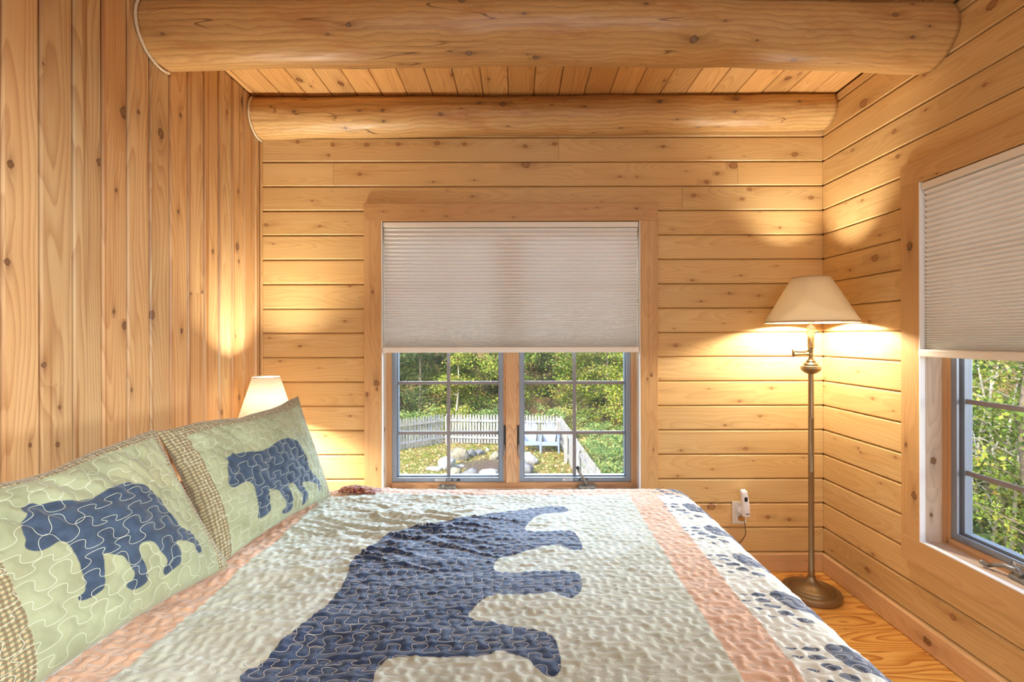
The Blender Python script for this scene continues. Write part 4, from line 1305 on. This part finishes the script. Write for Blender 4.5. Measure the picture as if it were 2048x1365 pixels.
# ------------------------------------------------------------------ the garden and the wood outside
GZ = CAM_H - 4.07
def ground_h(x, y):
    r = np.hypot(x - 0, y - 14)
    far = np.clip((y - 22) / 30, 0, 1) ** 1.3 * 9
    side = np.clip((x - 9) / 25, 0, 1) ** 1.2 * 6
    bump = vnoise(x * .35 + 50, y * .35 + 50, 91) * .10 + vnoise(x * 1.3 + 80, y * 1.3 + 80, 92) * .025
    yard = np.clip((np.abs(x + 1) - 3) / 3, 0, 1)
    return GZ + far + side + bump * (.35 + .65 * np.clip((y - 18) / 5, 0, 1))
gx = np.linspace(-40, 60, 201); gy = np.linspace(-12, 75, 175)
GX, GY = np.meshgrid(gx, gy, indexing='ij')
def ground_mat():
    t = NT('autumn_grass')
    P = t.n('NewGeometry', out=0)
    a = t.noise(P, 1.4, 4.0, .6)
    b = t.noise(P, 9.0, 4.0, .7)
    c = t.noise(P, 55.0, 3.0, .7)
    g = t.mix(t.sm(b, .3, .7), srgb(104, 116, 44), srgb(142, 146, 66))
    l = t.mix(t.sm(c, .35, .65), srgb(132, 102, 66), srgb(190, 160, 116))
    col = t.mix(t.sm(t.m('ADD', t.m('MULTIPLY', a, .6), t.m('MULTIPLY', c, .4)), .48, .60), g, l)
    sy = t.n('SeparateXYZ', (P,), out=None)
    wood_f = t.m('MAXIMUM', t.sm(sy.outputs[1], 18.2, 19.4), t.sm(sy.outputs[0], 1.9, 3.2))
    col = t.mix(t.m('MULTIPLY', wood_f, .8), col, t.mix(c, srgb(120, 88, 58), srgb(176, 136, 96)))
    nrm = t.n('Bump', {'Height': c, 'Strength': .8, 'Distance': .03})
    return t.out(t.bsdf(col, .95, 0.0, nrm, .1))
M['ground'] = ground_mat()
gr = grid_mesh('ground', np.stack([GX, GY, ground_h(GX, GY)], 2), M['ground'])
tag(gr, kind='structure')
def gh(x, y): return float(ground_h(np.array([[x]], float), np.array([[y]], float))[0, 0])

def leaf_mat(name, cols, trans=.35):
    t = NT(name)
    v = t.attr('tone', 2)
    rnd = t.n('ObjectInfo', out=5)
    ramp = t.t.nodes.new('ShaderNodeValToRGB')
    el = ramp.color_ramp.elements
    while len(el) < len(cols): el.new(0.5)
    for i, c in enumerate(cols):
        el[i].position = i / (len(cols) - 1); el[i].color = srgb(*c)
    t.put(ramp.inputs[0], t.m('ADD', v, t.m('MULTIPLY_ADD', rnd, .3, -.15), clamp=True))
    c = ramp.outputs[0]
    d = t.n('BsdfDiffuse', {'Color': c}); tr = t.n('BsdfTranslucent', {'Color': c})
    return t.out(t.n('MixShader', (trans, d, tr)))
M['leaf_a'] = leaf_mat('maple_leaves', [(54, 76, 38), (84, 110, 50), (120, 142, 62), (176, 182, 82), (212, 172, 92)])
M['leaf_b'] = leaf_mat('dark_leaves', [(34, 50, 32), (56, 76, 46), (88, 106, 62), (140, 144, 84)], .25)
M['leaf_c'] = leaf_mat('fern_leaves', [(92, 122, 70), (136, 164, 96), (182, 190, 112), (214, 196, 116)])
M['leaf_f'] = leaf_mat('fallen_leaves', [(130, 92, 56), (176, 136, 86), (214, 186, 130), (232, 214, 164)], .1)
M['bark'] = plain('bark', (120, 106, 92), .9, var=.3, scale=8, bump=.5)
M['pale_bark'] = plain('pale_bark', (188, 176, 152), .9, var=.25, scale=8, bump=.3)

def leaves_mesh(name, C, size, rng, tone, flat=0.0, droop=.4):
    n = len(C)
    a = rng.normal(size=(n, 3)); a[:, 2] *= (1 - flat)
    a /= np.linalg.norm(a, axis=1, keepdims=True)
    b = rng.normal(size=(n, 3)); b[:, 2] *= (1 - flat)
    b -= a * (a * b).sum(1, keepdims=True); b /= np.linalg.norm(b, axis=1, keepdims=True)
    s = size * rng.uniform(.6, 1.25, (n, 1))
    V = np.stack([C - a * s * .5, C + b * s * .32, C + a * s * .5, C - b * s * .32], 1).reshape(-1, 3)
    me = bpy.data.meshes.new(name)
    me.vertices.add(4 * n); me.vertices.foreach_set('co', V.ravel().astype(np.float32))
    me.loops.add(4 * n); me.polygons.add(n)
    me.loops.foreach_set('vertex_index', np.arange(4 * n, dtype=np.int32))
    me.polygons.foreach_set('loop_start', np.arange(0, 4 * n, 4, dtype=np.int32))
    me.update(calc_edges=True)
    at = me.attributes.new('tone', 'FLOAT', 'FACE')
    at.data.foreach_set('value', tone.astype(np.float32))
    return me

def tree_meshes(kind, seed):
    """crown leaf mesh + trunk mesh with branches"""
    rng = np.random.default_rng(seed)
    rnd = random.Random(seed)
    h = {'broad': 6.8, 'under': 3.6, 'dark': 5.6, 'bush': 1.3}[kind]
    geos = []
    lean = (rnd.uniform(-.3, .3), rnd.uniform(-.3, .3))
    if kind != 'bush':
        tr = [(lean[0] * z / h + .05 * math.sin(z * 2), lean[1] * z / h + .05 * math.cos(z * 1.7), z) for z in np.linspace(-.2, h * .95, 9)]
        r0 = .10 if kind == 'broad' else .055
        geos.append(tube_geo(tr, list(np.linspace(r0, .02, 9)), 8))
    cen = []
    nb = {'broad': 42, 'under': 30, 'dark': 40, 'bush': 16}[kind]
    for i in range(nb):
        a = rnd.uniform(0, 2 * PI)
        if kind == 'bush':
            L = rnd.uniform(.2, .8); z = rnd.uniform(.15, 1.0)
            p0 = (0, 0, 0)
        else:
            z = h * rnd.uniform(.12, .98)
            L = (1.9 if kind == 'broad' else 1.3) * (1.1 - (z / h) * .65) * rnd.uniform(.5, 1)
            q = z / h
            p0 = (lean[0] * q, lean[1] * q, z - .25 * L)
        p1 = (p0[0] + L * math.cos(a), p0[1] + L * math.sin(a), z + rnd.uniform(-.1, .25))
        pm = tuple((u + v) / 2 + rnd.uniform(-.07, .07) for u, v in zip(p0, p1))
        if kind != 'bush' or i < 8:
            geos.append(tube_geo([p0, pm, p1], [.02, .013, .006], 5, False))
        for q in np.linspace(.35, 1.0, 4 if kind != 'bush' else 2):
            cen.append([p0[k] + (p1[k] - p0[k]) * q for k in range(3)])
    cen = np.array(cen)
    per = {'broad': 60, 'under': 56, 'dark': 70, 'bush': 70}[kind]
    spread = {'broad': .26, 'under': .20, 'dark': .26, 'bush': .16}[kind]
    C = np.repeat(cen, per, 0) + rng.normal(size=(len(cen) * per, 3)) * np.array([spread, spread, spread * .5])
    ct = np.repeat(rng.uniform(.1, .9, len(cen)), per)
    tone = np.clip(ct * .6 + rng.uniform(0, .45, len(C)), 0, 1)
    size = {'broad': .10, 'under': .095, 'dark': .085, 'bush': .085}[kind]
    me = leaves_mesh('leaves_' + kind, C, size, rng, tone, .35)
    V, Fc = join_geo(geos) if geos else ([], [])
    tm = bpy.data.meshes.new('trunk_' + kind)
    tm.from_pydata([tuple(v) for v in V], [], Fc); tm.update(); tm.shade_smooth()
    return me, tm

LM = {'broad': 'leaf_a', 'under': 'leaf_a', 'dark': 'leaf_b', 'bush': 'leaf_c'}
BM_ = {'broad': 'bark', 'under': 'pale_bark', 'dark': 'bark', 'bush': 'bark'}
KIT = {}
for kind, cnt in (('broad', 3), ('under', 3), ('dark', 2), ('bush', 3)):
    KIT[kind] = []
    for s in range(cnt):
        lm, tm = tree_meshes(kind, 100 + s * 7 + len(kind))
        lm.materials.append(M[LM[kind]]); tm.materials.append(M[BM_[kind]])
        KIT[kind].append((lm, tm))
def plant(name, kind, x, y, sc, rz, label, cat, group=None, z=None):
    lm, tm = KIT[kind][random.randrange(len(KIT[kind]))]
    r = thing(name, label, cat, (x, y, gh(x, y) if z is None else z), rz, group)
    r.scale = (sc, sc, sc * random.uniform(.9, 1.15))
    for nm, me in (('foliage', lm), ('trunk' if kind != 'bush' else 'stem', tm)):
        o = bpy.data.objects.new(nm, me); COL.objects.link(o); o.parent = r
    return r

random.seed(5)
def clear(x, y):
    # stay out of the fenced yard and its view line
    return not (-6.5 < x < 3.4 and y < 19.3)
# wood beyond the fence
spots = []
tries = 0
while len(spots) < 40 and tries < 4000:
    tries += 1
    y = random.uniform(20.0, 36)
    x = random.uniform(-.36 * y, .36 * y)
    if all((x - a) ** 2 + (y - b) ** 2 > 1.5 ** 2 for a, b in spots): spots.append((x, y))
for i, (x, y) in enumerate(spots):
    kind = random.choice(('under', 'broad', 'dark', 'broad', 'dark')) if y < 26 else random.choice(('broad', 'dark', 'broad'))
    lab = {'under': 'slender yellow-green young tree in the wood beyond the picket fence',
           'broad': 'leafy green and yellow tree in the wood beyond the picket fence',
           'dark': 'dense dark green tree in the wood beyond the picket fence'}[kind]
    plant('forest_tree', kind, x, y, random.uniform(.85, 1.25), random.uniform(0, 6), lab, 'tree', {'under': 'young trees beyond the fence', 'broad': 'leafy trees beyond the fence', 'dark': 'dark trees beyond the fence'}[kind])
# the bright maple low on the right, seen over the side fence
plant('forest_tree', 'under', 4.0, 17.6, .95, 1.0, 'bright yellow-green maple with a pale trunk right of the side fence', 'tree')
plant('forest_tree', 'under', -2.5, 19.9, 1.0, 2.0, 'thin pale-stemmed young tree right behind the fence corner', 'tree')
# shrubs beyond the side fence
n = 0
for (x, y, s) in ((2.6, 10.6, .85), (3.2, 11.5, .95), (2.7, 12.5, 1.0), (3.6, 13.0, 1.0), (2.7, 14.1, .95), (3.5, 14.7, 1.05), (2.8, 15.6, 1.0), (4.3, 15.6, 1.1), (4.4, 12.2, 1.0), (3.9, 16.5, 1.0), (2.9, 17.2, .9), (5.2, 14.2, 1.1), (3.5, 9.7, .9), (4.6, 10.6, 1.0)):
    plant('shrub', 'bush', x, y, s, random.uniform(0, 6), 'low ferny green shrub outside the right side of the fence', 'shrub', 'ferny shrubs outside the side fence')
for i in range(13):
    x = -7.2 + i * .78 + random.uniform(-.1, .1)
    plant('shrub', 'bush', x, 19.3 + random.uniform(0, .6) + (0 if x > -3 else (x + 3) * .35), random.uniform(.85, 1.15), random.uniform(0, 6), 'low yellow-green undergrowth just behind the far picket fence', 'shrub', 'undergrowth behind the far fence')
# wood seen through the right-hand window
spots = []
tries = 0
while len(spots) < 72 and tries < 9000:
    tries += 1
    dst = random.uniform(9.5, 24); an = random.uniform(.55, 1.05) if len(spots) < 44 else random.uniform(1.05, 1.55)
    x, y = dst * math.sin(an + .12), dst * math.cos(an + .12)
    if x < 6.2: continue
    if all((x - a) ** 2 + (y - b) ** 2 > 1.1 ** 2 for a, b in spots): spots.append((x, y))
for i, (x, y) in enumerate(spots):
    kind = random.choice(('under', 'under', 'under', 'broad'))
    lab = {'under': 'sunlit pale-stemmed young tree outside the right-hand window', 'broad': 'leafy yellow-green tree outside the right-hand window', 'dark': 'dark green tree outside the right-hand window'}[kind]
    plant('forest_tree', kind, x, y, random.uniform(.62, .85), random.uniform(0, 6), lab, 'tree', {'under': 'young trees outside the right-hand window', 'broad': 'leafy trees outside the right-hand window', 'dark': 'dark trees outside the right-hand window'}[kind])
# pale bare stems and ferns by the right-hand window
def fern_mesh(seed):
    rng = np.random.default_rng(seed)
    C, tone = [], []
    V = []
    for f in range(11):
        a = rng.uniform(0, 2 * PI); L = rng.uniform(.55, .9)
        for q in np.linspace(.12, 1, 22):
            r = L * q; z = .55 * math.sin(q * 2.3) * L + .05
            w = .16 * (1 - q) * L + .015
            c = np.array([r * math.cos(a), r * math.sin(a), z])
            s = np.array([-math.sin(a), math.cos(a), 0]); fwd = np.array([math.cos(a), math.sin(a), -.3 * q])
            for sg_ in (-1, 1):
                tip = c + s * sg_ * w * 1.9 + fwd * .05
                V += [c - fwd * .011, c + fwd * .011, tip, tip * .5 + c * .5 - fwd * .016]
                tone.append(rng.uniform(.1, .6) + (.3 if f > 8 else 0))
    V = np.array(V)
    n_ = len(V) // 4
    me = bpy.data.meshes.new('fern')
    me.vertices.add(len(V)); me.vertices.foreach_set('co', V.ravel().astype(np.float32))
    me.loops.add(4 * n_); me.polygons.add(n_)
    me.loops.foreach_set('vertex_index', np.arange(4 * n_, dtype=np.int32))
    me.polygons.foreach_set('loop_start', np.arange(0, 4 * n_, 4, dtype=np.int32))
    me.update(calc_edges=True)
    at = me.attributes.new('tone', 'FLOAT', 'FACE'); at.data.foreach_set('value', np.array(tone, dtype=np.float32))
    me.materials.append(M['leaf_c'])
    return me
ferns = [fern_mesh(s) for s in (1, 2, 3)]
for i in range(34):
    x = random.uniform(7.2, 12.5); y = x * random.uniform(.80, 1.12)
    o = bpy.data.objects.new('fern', random.choice(ferns)); COL.objects.link(o)
    o.location = (x, y, gh(x, y)); o.rotation_euler = (0, 0, random.uniform(0, 6)); sc = random.uniform(.9, 1.5); o.scale = (sc, sc, sc)
    tag(o, 'arching green and yellow fern on the ground outside the right-hand window', 'fern', 'ferns outside the right-hand window')
for i, (x, y, h, ln) in enumerate(((9.3, 9.4, 3.4, .5), (8.2, 8.0, 3.9, -.4), (8.6, 8.2, 3.6, .9), (7.9, 8.1, 3.3, .3), (8.4, 8.9, 3.6, -.3), (7.6, 7.5, 3.4, .2), (8.9, 9.2, 3.8, .1), (8.1, 7.4, 3.5, -.2), (7.8, 8.6, 3.7, .5), (10.8, 10.8, 4.2, -.9), (8.7, 8.9, 3.1, -.6), (10.6, 9.9, 3.8, .3), (11.6, 10.9, 4.4, .7), (9.6, 8.6, 3.3, 0.1))):
    z0 = gh(x, y)
    g = [tube_geo([(0, 0, -.1), (ln * .3, -ln * .2, h * .35), (ln * .5, -ln * .5, h * .7), (ln, -ln * .6, h)], [.034, .028, .02, .010], 8)]
    for k in range(7):
        z = h * (.25 + .1 * k); a = random.uniform(0, 6)
        g.append(tube_geo([(ln * z / h * .8, -ln * z / h * .6, z), (ln * z / h * .8 + .4 * math.cos(a), -ln * z / h * .6 + .4 * math.sin(a), z + .25), (ln * z / h * .8 + .8 * math.cos(a), -ln * z / h * .6 + .8 * math.sin(a), z + .3)], [.016, .011, .005], 5, False))
    V, Fc = join_geo(g)
    o = mesh_obj('bare_sapling', V, Fc, M['pale_bark'], None, True)
    o.location = (x, y, z0)
    tag(o, 'pale bare branching sapling outside the right-hand window', 'sapling', 'bare saplings outside the right-hand window')

# fallen leaves and grass
rng = np.random.default_rng(4)
n = 9000
x = rng.uniform(-5, 3, n); y = rng.uniform(8.5, 20, n)
C = np.stack([x, y, ground_h(x[:, None], y[:, None])[:, 0] + .02], 1)
me = leaves_mesh('fallen_leaves', C, .11, rng, rng.uniform(0, 1, n), .85)
me.materials.append(M['leaf_f'])
o = bpy.data.objects.new('fallen_leaves', me); COL.objects.link(o)
tag(o, 'tan and yellow fallen leaves scattered over the fenced lawn', 'leaves', kind='stuff')
n = 26000
x = rng.uniform(-5, 2.2, n); y = rng.uniform(9, 18.3, n)
keep_ = vnoise(x * 1.1 + 30, y * 1.1 + 30, 55) > -.35
x, y = x[keep_], y[keep_]; n = len(x)
zg = ground_h(x[:, None], y[:, None])[:, 0]
a = rng.uniform(0, 2 * PI, n); hh = rng.uniform(.04, .09, n); lx, ly = rng.normal(0, .025, n), rng.normal(0, .025, n)
B0 = np.stack([x - .007 * np.cos(a), y - .007 * np.sin(a), zg], 1); B1 = np.stack([x + .007 * np.cos(a), y + .007 * np.sin(a), zg], 1)
TP = np.stack([x + lx, y + ly, zg + hh], 1)
V = np.stack([B0, B1, TP], 1).reshape(-1, 3)
me = bpy.data.meshes.new('lawn_grass')
me.vertices.add(3 * n); me.vertices.foreach_set('co', V.ravel().astype(np.float32))
me.loops.add(3 * n); me.polygons.add(n); me.loops.foreach_set('vertex_index', np.arange(3 * n, dtype=np.int32))
me.polygons.foreach_set('loop_start', np.arange(0, 3 * n, 3, dtype=np.int32)); me.update(calc_edges=True)
at = me.attributes.new('tone', 'FLOAT', 'FACE'); at.data.foreach_set('value', rng.uniform(0, .8, n).astype(np.float32))
me.materials.append(leaf_mat('grass_blades', [(96, 112, 44), (140, 150, 62), (178, 176, 88), (200, 188, 120)], .3))
o = bpy.data.objects.new('lawn_grass', me); COL.objects.link(o)
tag(o, 'short green and yellow grass of the fenced lawn', 'grass', kind='stuff')

# ------------------------------------------------------------------ picket fence
def weathered():
    t = NT('weathered_white_paint')
    P = t.n('TexCoord', out=3)
    rnd = t.n('ObjectInfo', out=5)
    nz = t.noise(t.v('ADD', t.v('MULTIPLY', P, (9, 9, 2)), t.n('CombineXYZ', (t.m('MULTIPLY', rnd, 30.0), 0.0, 0.0))), 2.0, 3.0)
    c = t.mix(t.sm(nz, .35, .7), srgb(160, 162, 166), srgb(122, 120, 116))
    c = t.mix(t.m('MULTIPLY', rnd, .35), c, srgb(168, 154, 130))
    return t.out(t.bsdf(c, .8))
M['fence'] = weathered()
def picket_me(w=.075, h=1.12, th=.018):
    v = []
    prof = [(-w / 2, 0), (w / 2, 0), (w / 2, h - .13), (w * .36, h - .10), (w * .42, h - .07), (0, h), (-w * .42, h - .07), (-w * .36, h - .10), (-w / 2, h - .13)]
    vs = [(a, 0, b) for a, b in prof] + [(a, th, b) for a, b in prof]
    n_ = len(prof)
    fs = [tuple(range(n_)), tuple(range(n_, 2 * n_))[::-1]] + [(i, n_ + i, n_ + (i + 1) % n_, (i + 1) % n_) for i in range(n_)]
    me = bpy.data.meshes.new('picket'); me.from_pydata(vs, [], fs); me.update(); me.materials.append(M['fence'])
    return me
pk = picket_me()
fence = thing('picket_fence', 'weathered pale grey picket fence round the back lawn', 'fence', (-2.7, 18.3, GZ))
def fence_run(a, b, spacing=.113, posts=(0, .5, 1)):
    a, b = Vector(a), Vector(b)
    d = b - a; L = d.length; d.normalize()
    ang = math.atan2(d.y, d.x)
    nrm = Vector((-d.y, d.x, 0))
    n_ = int(L / spacing)
    base = Vector(fence.location)
    for i in range(n_):
        p = a + d * (i + .5) * spacing
        o = bpy.data.objects.new('picket', pk); COL.objects.link(o); o.parent = fence
        o.location = Vector((p.x, p.y, gh(p.x, p.y) + random.uniform(.02, .04))) - base
        o.rotation_euler = (random.uniform(-.01, .01), random.uniform(-.012, .012), ang + random.uniform(-.02, .02))
    for z in (.22, .86):
        bm = bmesh.new(); add_box(bm, 0, L, -.045, -.004, z, z + .075)
        o = bm_obj('rail', bm, M['fence'], fence); o.location = Vector((a.x, a.y, gh(a.x, a.y))) - base
        dz = gh(b.x, b.y) - gh(a.x, a.y)
        o.rotation_euler = (0, -math.atan2(dz, L), ang)
    for q in posts:
        p = a + d * L * q
        bm = bmesh.new(); add_box(bm, -.05, .05, -.15, -.05, -.1, 1.06, .008)
        o = bm_obj('fence_post', bm, M['fence'], fence); o.location = Vector((p.x, p.y, gh(p.x, p.y))) - base
        o.rotation_euler = (0, 0, ang)
FB, FC_, FD = (-2.72, 18.45, 0), (1.62, 18.1, 0), (1.84, 9.0, 0)
FA = (-6.6, 15.2, 0)
fence_run(FA, FB, posts=(0, .5, 1.0))
fence_run(FB, FC_, posts=(.52, 1.0))
fence_run(FC_, FD, posts=(.0, .27, .55, .85))

# ------------------------------------------------------------------ garden chairs
M['chair_plastic'] = plain('blue_grey_resin', (138, 150, 174), .45, var=.06, scale=5)
def garden_chair(label, x, y, rz):
    r = thing('garden_chair', label, 'chair', (x, y, gh(x, y)), rz)
    w = .27
    def slat(name, pts, wid, th=.014):
        # a slat swept along pts in the y-z plane, width in x given by list of (x0, x1)
        vs, fs = [], []
        for (yy, zz_), (a, b) in zip(pts, wid):
            vs += [(a, yy, zz_), (b, yy, zz_), (b, yy + th, zz_ - th), (a, yy + th, zz_ - th)]
        for i in range(len(pts) - 1):
            for k in range(4):
                k2 = (k + 1) % 4
                fs.append((i * 4 + k, i * 4 + k2, i * 4 + 4 + k2, i * 4 + 4 + k))
        fs.append((3, 2, 1, 0)); e = (len(pts) - 1) * 4; fs.append((e, e + 1, e + 2, e + 3))
        return mesh_obj(name, vs, fs, M['chair_plastic'], r)
    # seat of six cross slats, higher in front
    for i in range(6):
        y0 = -.30 + i * .085
        z0 = .40 - i * .022
        box('seat_slat', -w, w, y0, y0 + .07, z0 - .018, z0, M['chair_plastic'], r, .004)
    # fan back of seven slats with a rounded crown
    for i in range(7):
        f = (i - 3) / 3
        top = .98 - .10 * f * f
        pts = [(.16, .30), (.24, .52), (.30, .74), (.345, top)]
        wid = []
        for (yy, zz_) in pts:
            q = (zz_ - .3) / .68
            half = .028 + .010 * q
            cx = f * (.165 + .095 * q)
            wid.append((cx - half, cx + half))
        wid[-1] = (wid[-1][0] + .012, wid[-1][1] - .012)
        slat('back_slat', pts, wid)
    for z, yy in ((.56, .262), (.80, .33)):
        box('back_rail', -.23, .23, yy, yy + .02, z, z + .045, M['chair_plastic'], r, .004)
    for s in (-1, 1):
        box('armrest', s * .27, s * .36, -.34, .30, .555, .58, M['chair_plastic'], r, .01)
        vs, fs = tube_geo([(s * .315, -.33, 0), (s * .31, -.315, .28), (s * .31, -.30, .56)], [.036, .034, .04], 6)
        mesh_obj('leg', vs, fs, M['chair_plastic'], r)
        vs, fs = tube_geo([(s * .30, .36, 0), (s * .30, .28, .28), (s * .305, .24, .56)], [.034, .032, .035], 6)
        mesh_obj('leg', vs, fs, M['chair_plastic'], r)
        box('side_rail', s * .265, s * .295, -.31, .28, .26, .36, M['chair_plastic'], r, .006)
    box('front_apron', -.28, .28, -.335, -.315, .27, .395, M['chair_plastic'], r, .01)
    return r
garden_chair('left pale blue resin garden chair against the picket fence', .50, 17.2, .05)
garden_chair('right pale blue resin garden chair beside the fence corner', 1.17, 17.2, -.05)

# ------------------------------------------------------------------ fire pit stones
def rock_mat(name, a, b):
    t = NT(name)
    P = t.n('TexCoord', out=3)
    n1 = t.noise(P, 4.0, 5.0, .65); n2 = t.noise(P, 22.0, 4.0, .7)
    c = t.mix(t.sm(n1, .35, .65), srgb(*a), srgb(*b))
    c = t.mix(t.sm(n2, .55, .75), c, srgb(108, 106, 84))
    nrm = t.n('Bump', {'Height': n2, 'Strength': .7, 'Distance': .03})
    return t.out(t.bsdf(c, .9, 0, nrm))
M['rock_grey'] = rock_mat('grey_boulder', (128, 128, 130), (86, 84, 86))
M['rock_pale'] = rock_mat('pale_boulder', (184, 182, 178), (136, 132, 128))
M['rock_tan'] = rock_mat('tan_boulder', (156, 146, 120), (108, 104, 94))
def rock(label, px0, px1, py0, py1, mat, seed, flat=1.0, depth=1.0):
    """a boulder standing where its foot and its width are seen in the photograph"""
    Y = F_PX * (CAM_H - GZ) / (py1 - CY_)
    x = ((px0 + px1) / 2 - 1033) / F_PX * Y
    w = (px1 - px0) / F_PX * Y
    # seen from above: the image height mixes the boulder's height with its depth
    h = (py1 - py0) / F_PX * Y * .92 * flat
    Yc = Y + w * .34 * depth
    bm = bmesh.new()
    bmesh.ops.create_icosphere(bm, subdivisions=3, radius=1)
    rs = random.Random(seed)
    pl = [(Vector((rs.gauss(0, 1), rs.gauss(0, 1), rs.gauss(.2, .7))).normalized(), rs.uniform(.62, .92)) for _ in range(11)]
    for v in bm.verts:
        d = v.co.normalized()
        k = min([1.0] + [c / max(d.dot(nv), 1e-3) for nv, c in pl if d.dot(nv) > .15])
        k *= 1 + .05 * mnoise.noise(d * 3 + Vector((seed, 0, 0)))
        v.co = d * k
        v.co.x *= w / 1.7; v.co.y *= w * .42 * depth; v.co.z = v.co.z * h * .60 + h * .38
    o = bm_obj('boulder', bm, mat, None, False)
    o.location = (x, Yc, gh(x, Yc))
    return tag(o, label, 'boulder')
CY_ = 673.0
rock('tall pointed tan boulder at the back left of the fire ring', 900, 935, 893, 922, M['rock_tan'], 1)
rock('lumpy pale boulder at the left of the fire ring', 874, 909, 912, 940, M['rock_pale'], 2)
rock('flat white slab of stone lying on the grass left of the fire ring', 852, 884, 926, 942, M['rock_pale'], 3, .6, .8)
rock('flat pale stone lying across the left side of the fire ring', 903, 927, 923, 935, M['rock_pale'], 4, .6, .7)
rock('low grey boulder at the back of the fire ring', 947, 970, 898, 911, M['rock_grey'], 5)
rock('small dark boulder between the tall one and the low grey one', 931, 950, 897, 914, M['rock_grey'], 6)
rock('rounded tan boulder at the back right of the fire ring', 979, 1001, 901, 921, M['rock_tan'], 7)
rock('small pale upright stone at the back of the fire ring', 971, 978, 894, 904, M['rock_pale'], 8)
rock('broad grey boulder at the front of the fire ring', 918, 958, 934, 958, M['rock_grey'], 9)
rock('pale grey boulder at the front right of the fire ring', 957, 1000, 936, 959, M['rock_pale'], 10)
rock('tan boulder at the front left of the fire ring', 893, 922, 932, 953, M['rock_tan'], 11)
rock('large white boulder at the right of the fire ring, upper of two', 1036, 1074, 903, 930, M['rock_pale'], 12)
rock('large grey boulder at the right of the fire ring, lower of two', 1030, 1068, 922, 952, M['rock_grey'], 13)
rock('pale boulder hidden behind the window mullion in the fire ring', 1003, 1034, 926, 950, M['rock_pale'], 14)
Y = F_PX * (CAM_H - GZ) / (938 - CY_)
n = 26
ash = mesh_obj('ash_bed', [(0, 0, .05)] + [(1.05 * math.cos(2 * PI * i / n) * (1 + .1 * math.sin(i * 2.3)), .8 * math.sin(2 * PI * i / n) * (1 + .1 * math.cos(i * 1.7)), .028) for i in range(n)], [(0, i + 1, (i + 1) % n + 1) for i in range(n)], plain('dark_ash_and_leaves', (92, 72, 58), .95, var=.5, scale=9, bump=.8))
ash.location = ((978 - 1033) / F_PX * Y, Y + .45, gh(-.8, Y + .45) + .01)
tag(ash, 'dark ash and leaf litter inside the stone fire ring', 'ash', kind='stuff')

# green plastic basket beyond the side fence
M['green_plastic'] = plain('green_plastic', (86, 128, 100), .5, var=.1)
Yb = F_PX * (CAM_H - GZ) / (950 - CY_)
xb = (1213 - 1033) / F_PX * Yb
bk = thing('basket', 'green plastic basket standing among the shrubs outside the fence', 'basket', (xb + .14, Yb, gh(xb, Yb)))
for z, s in ((.02, .80), (.12, .88), (.22, .96), (.30, 1.0)):
    bm = bmesh.new()
    ring = [(-.22 * s, -.16 * s), (.22 * s, -.16 * s), (.22 * s, .16 * s), (-.22 * s, .16 * s)]
    for (a, b) in zip(ring, ring[1:] + ring[:1]):
        add_box(bm, min(a[0], b[0]) - .008, max(a[0], b[0]) + .008, min(a[1], b[1]) - .008, max(a[1], b[1]) + .008, z, z + .028)
    bm_obj('hoop', bm, M['green_plastic'], bk)
bm = bmesh.new()
for i in range(9):
    f = -1 + i / 4
    for sgn in (-1, 1):
        V0 = Vector((f * .17, sgn * .13, 0)); V1 = Vector((f * .22, sgn * .165, .32))
        add_box(bm, min(V0.x, V1.x) - .006, max(V0.x, V1.x) + .006, min(V0.y, V1.y), max(V0.y, V1.y), 0, .32)
add_box(bm, -.18, .18, -.13, .13, 0, .012)
bm_obj('side_ribs', bm, M['green_plastic'], bk)
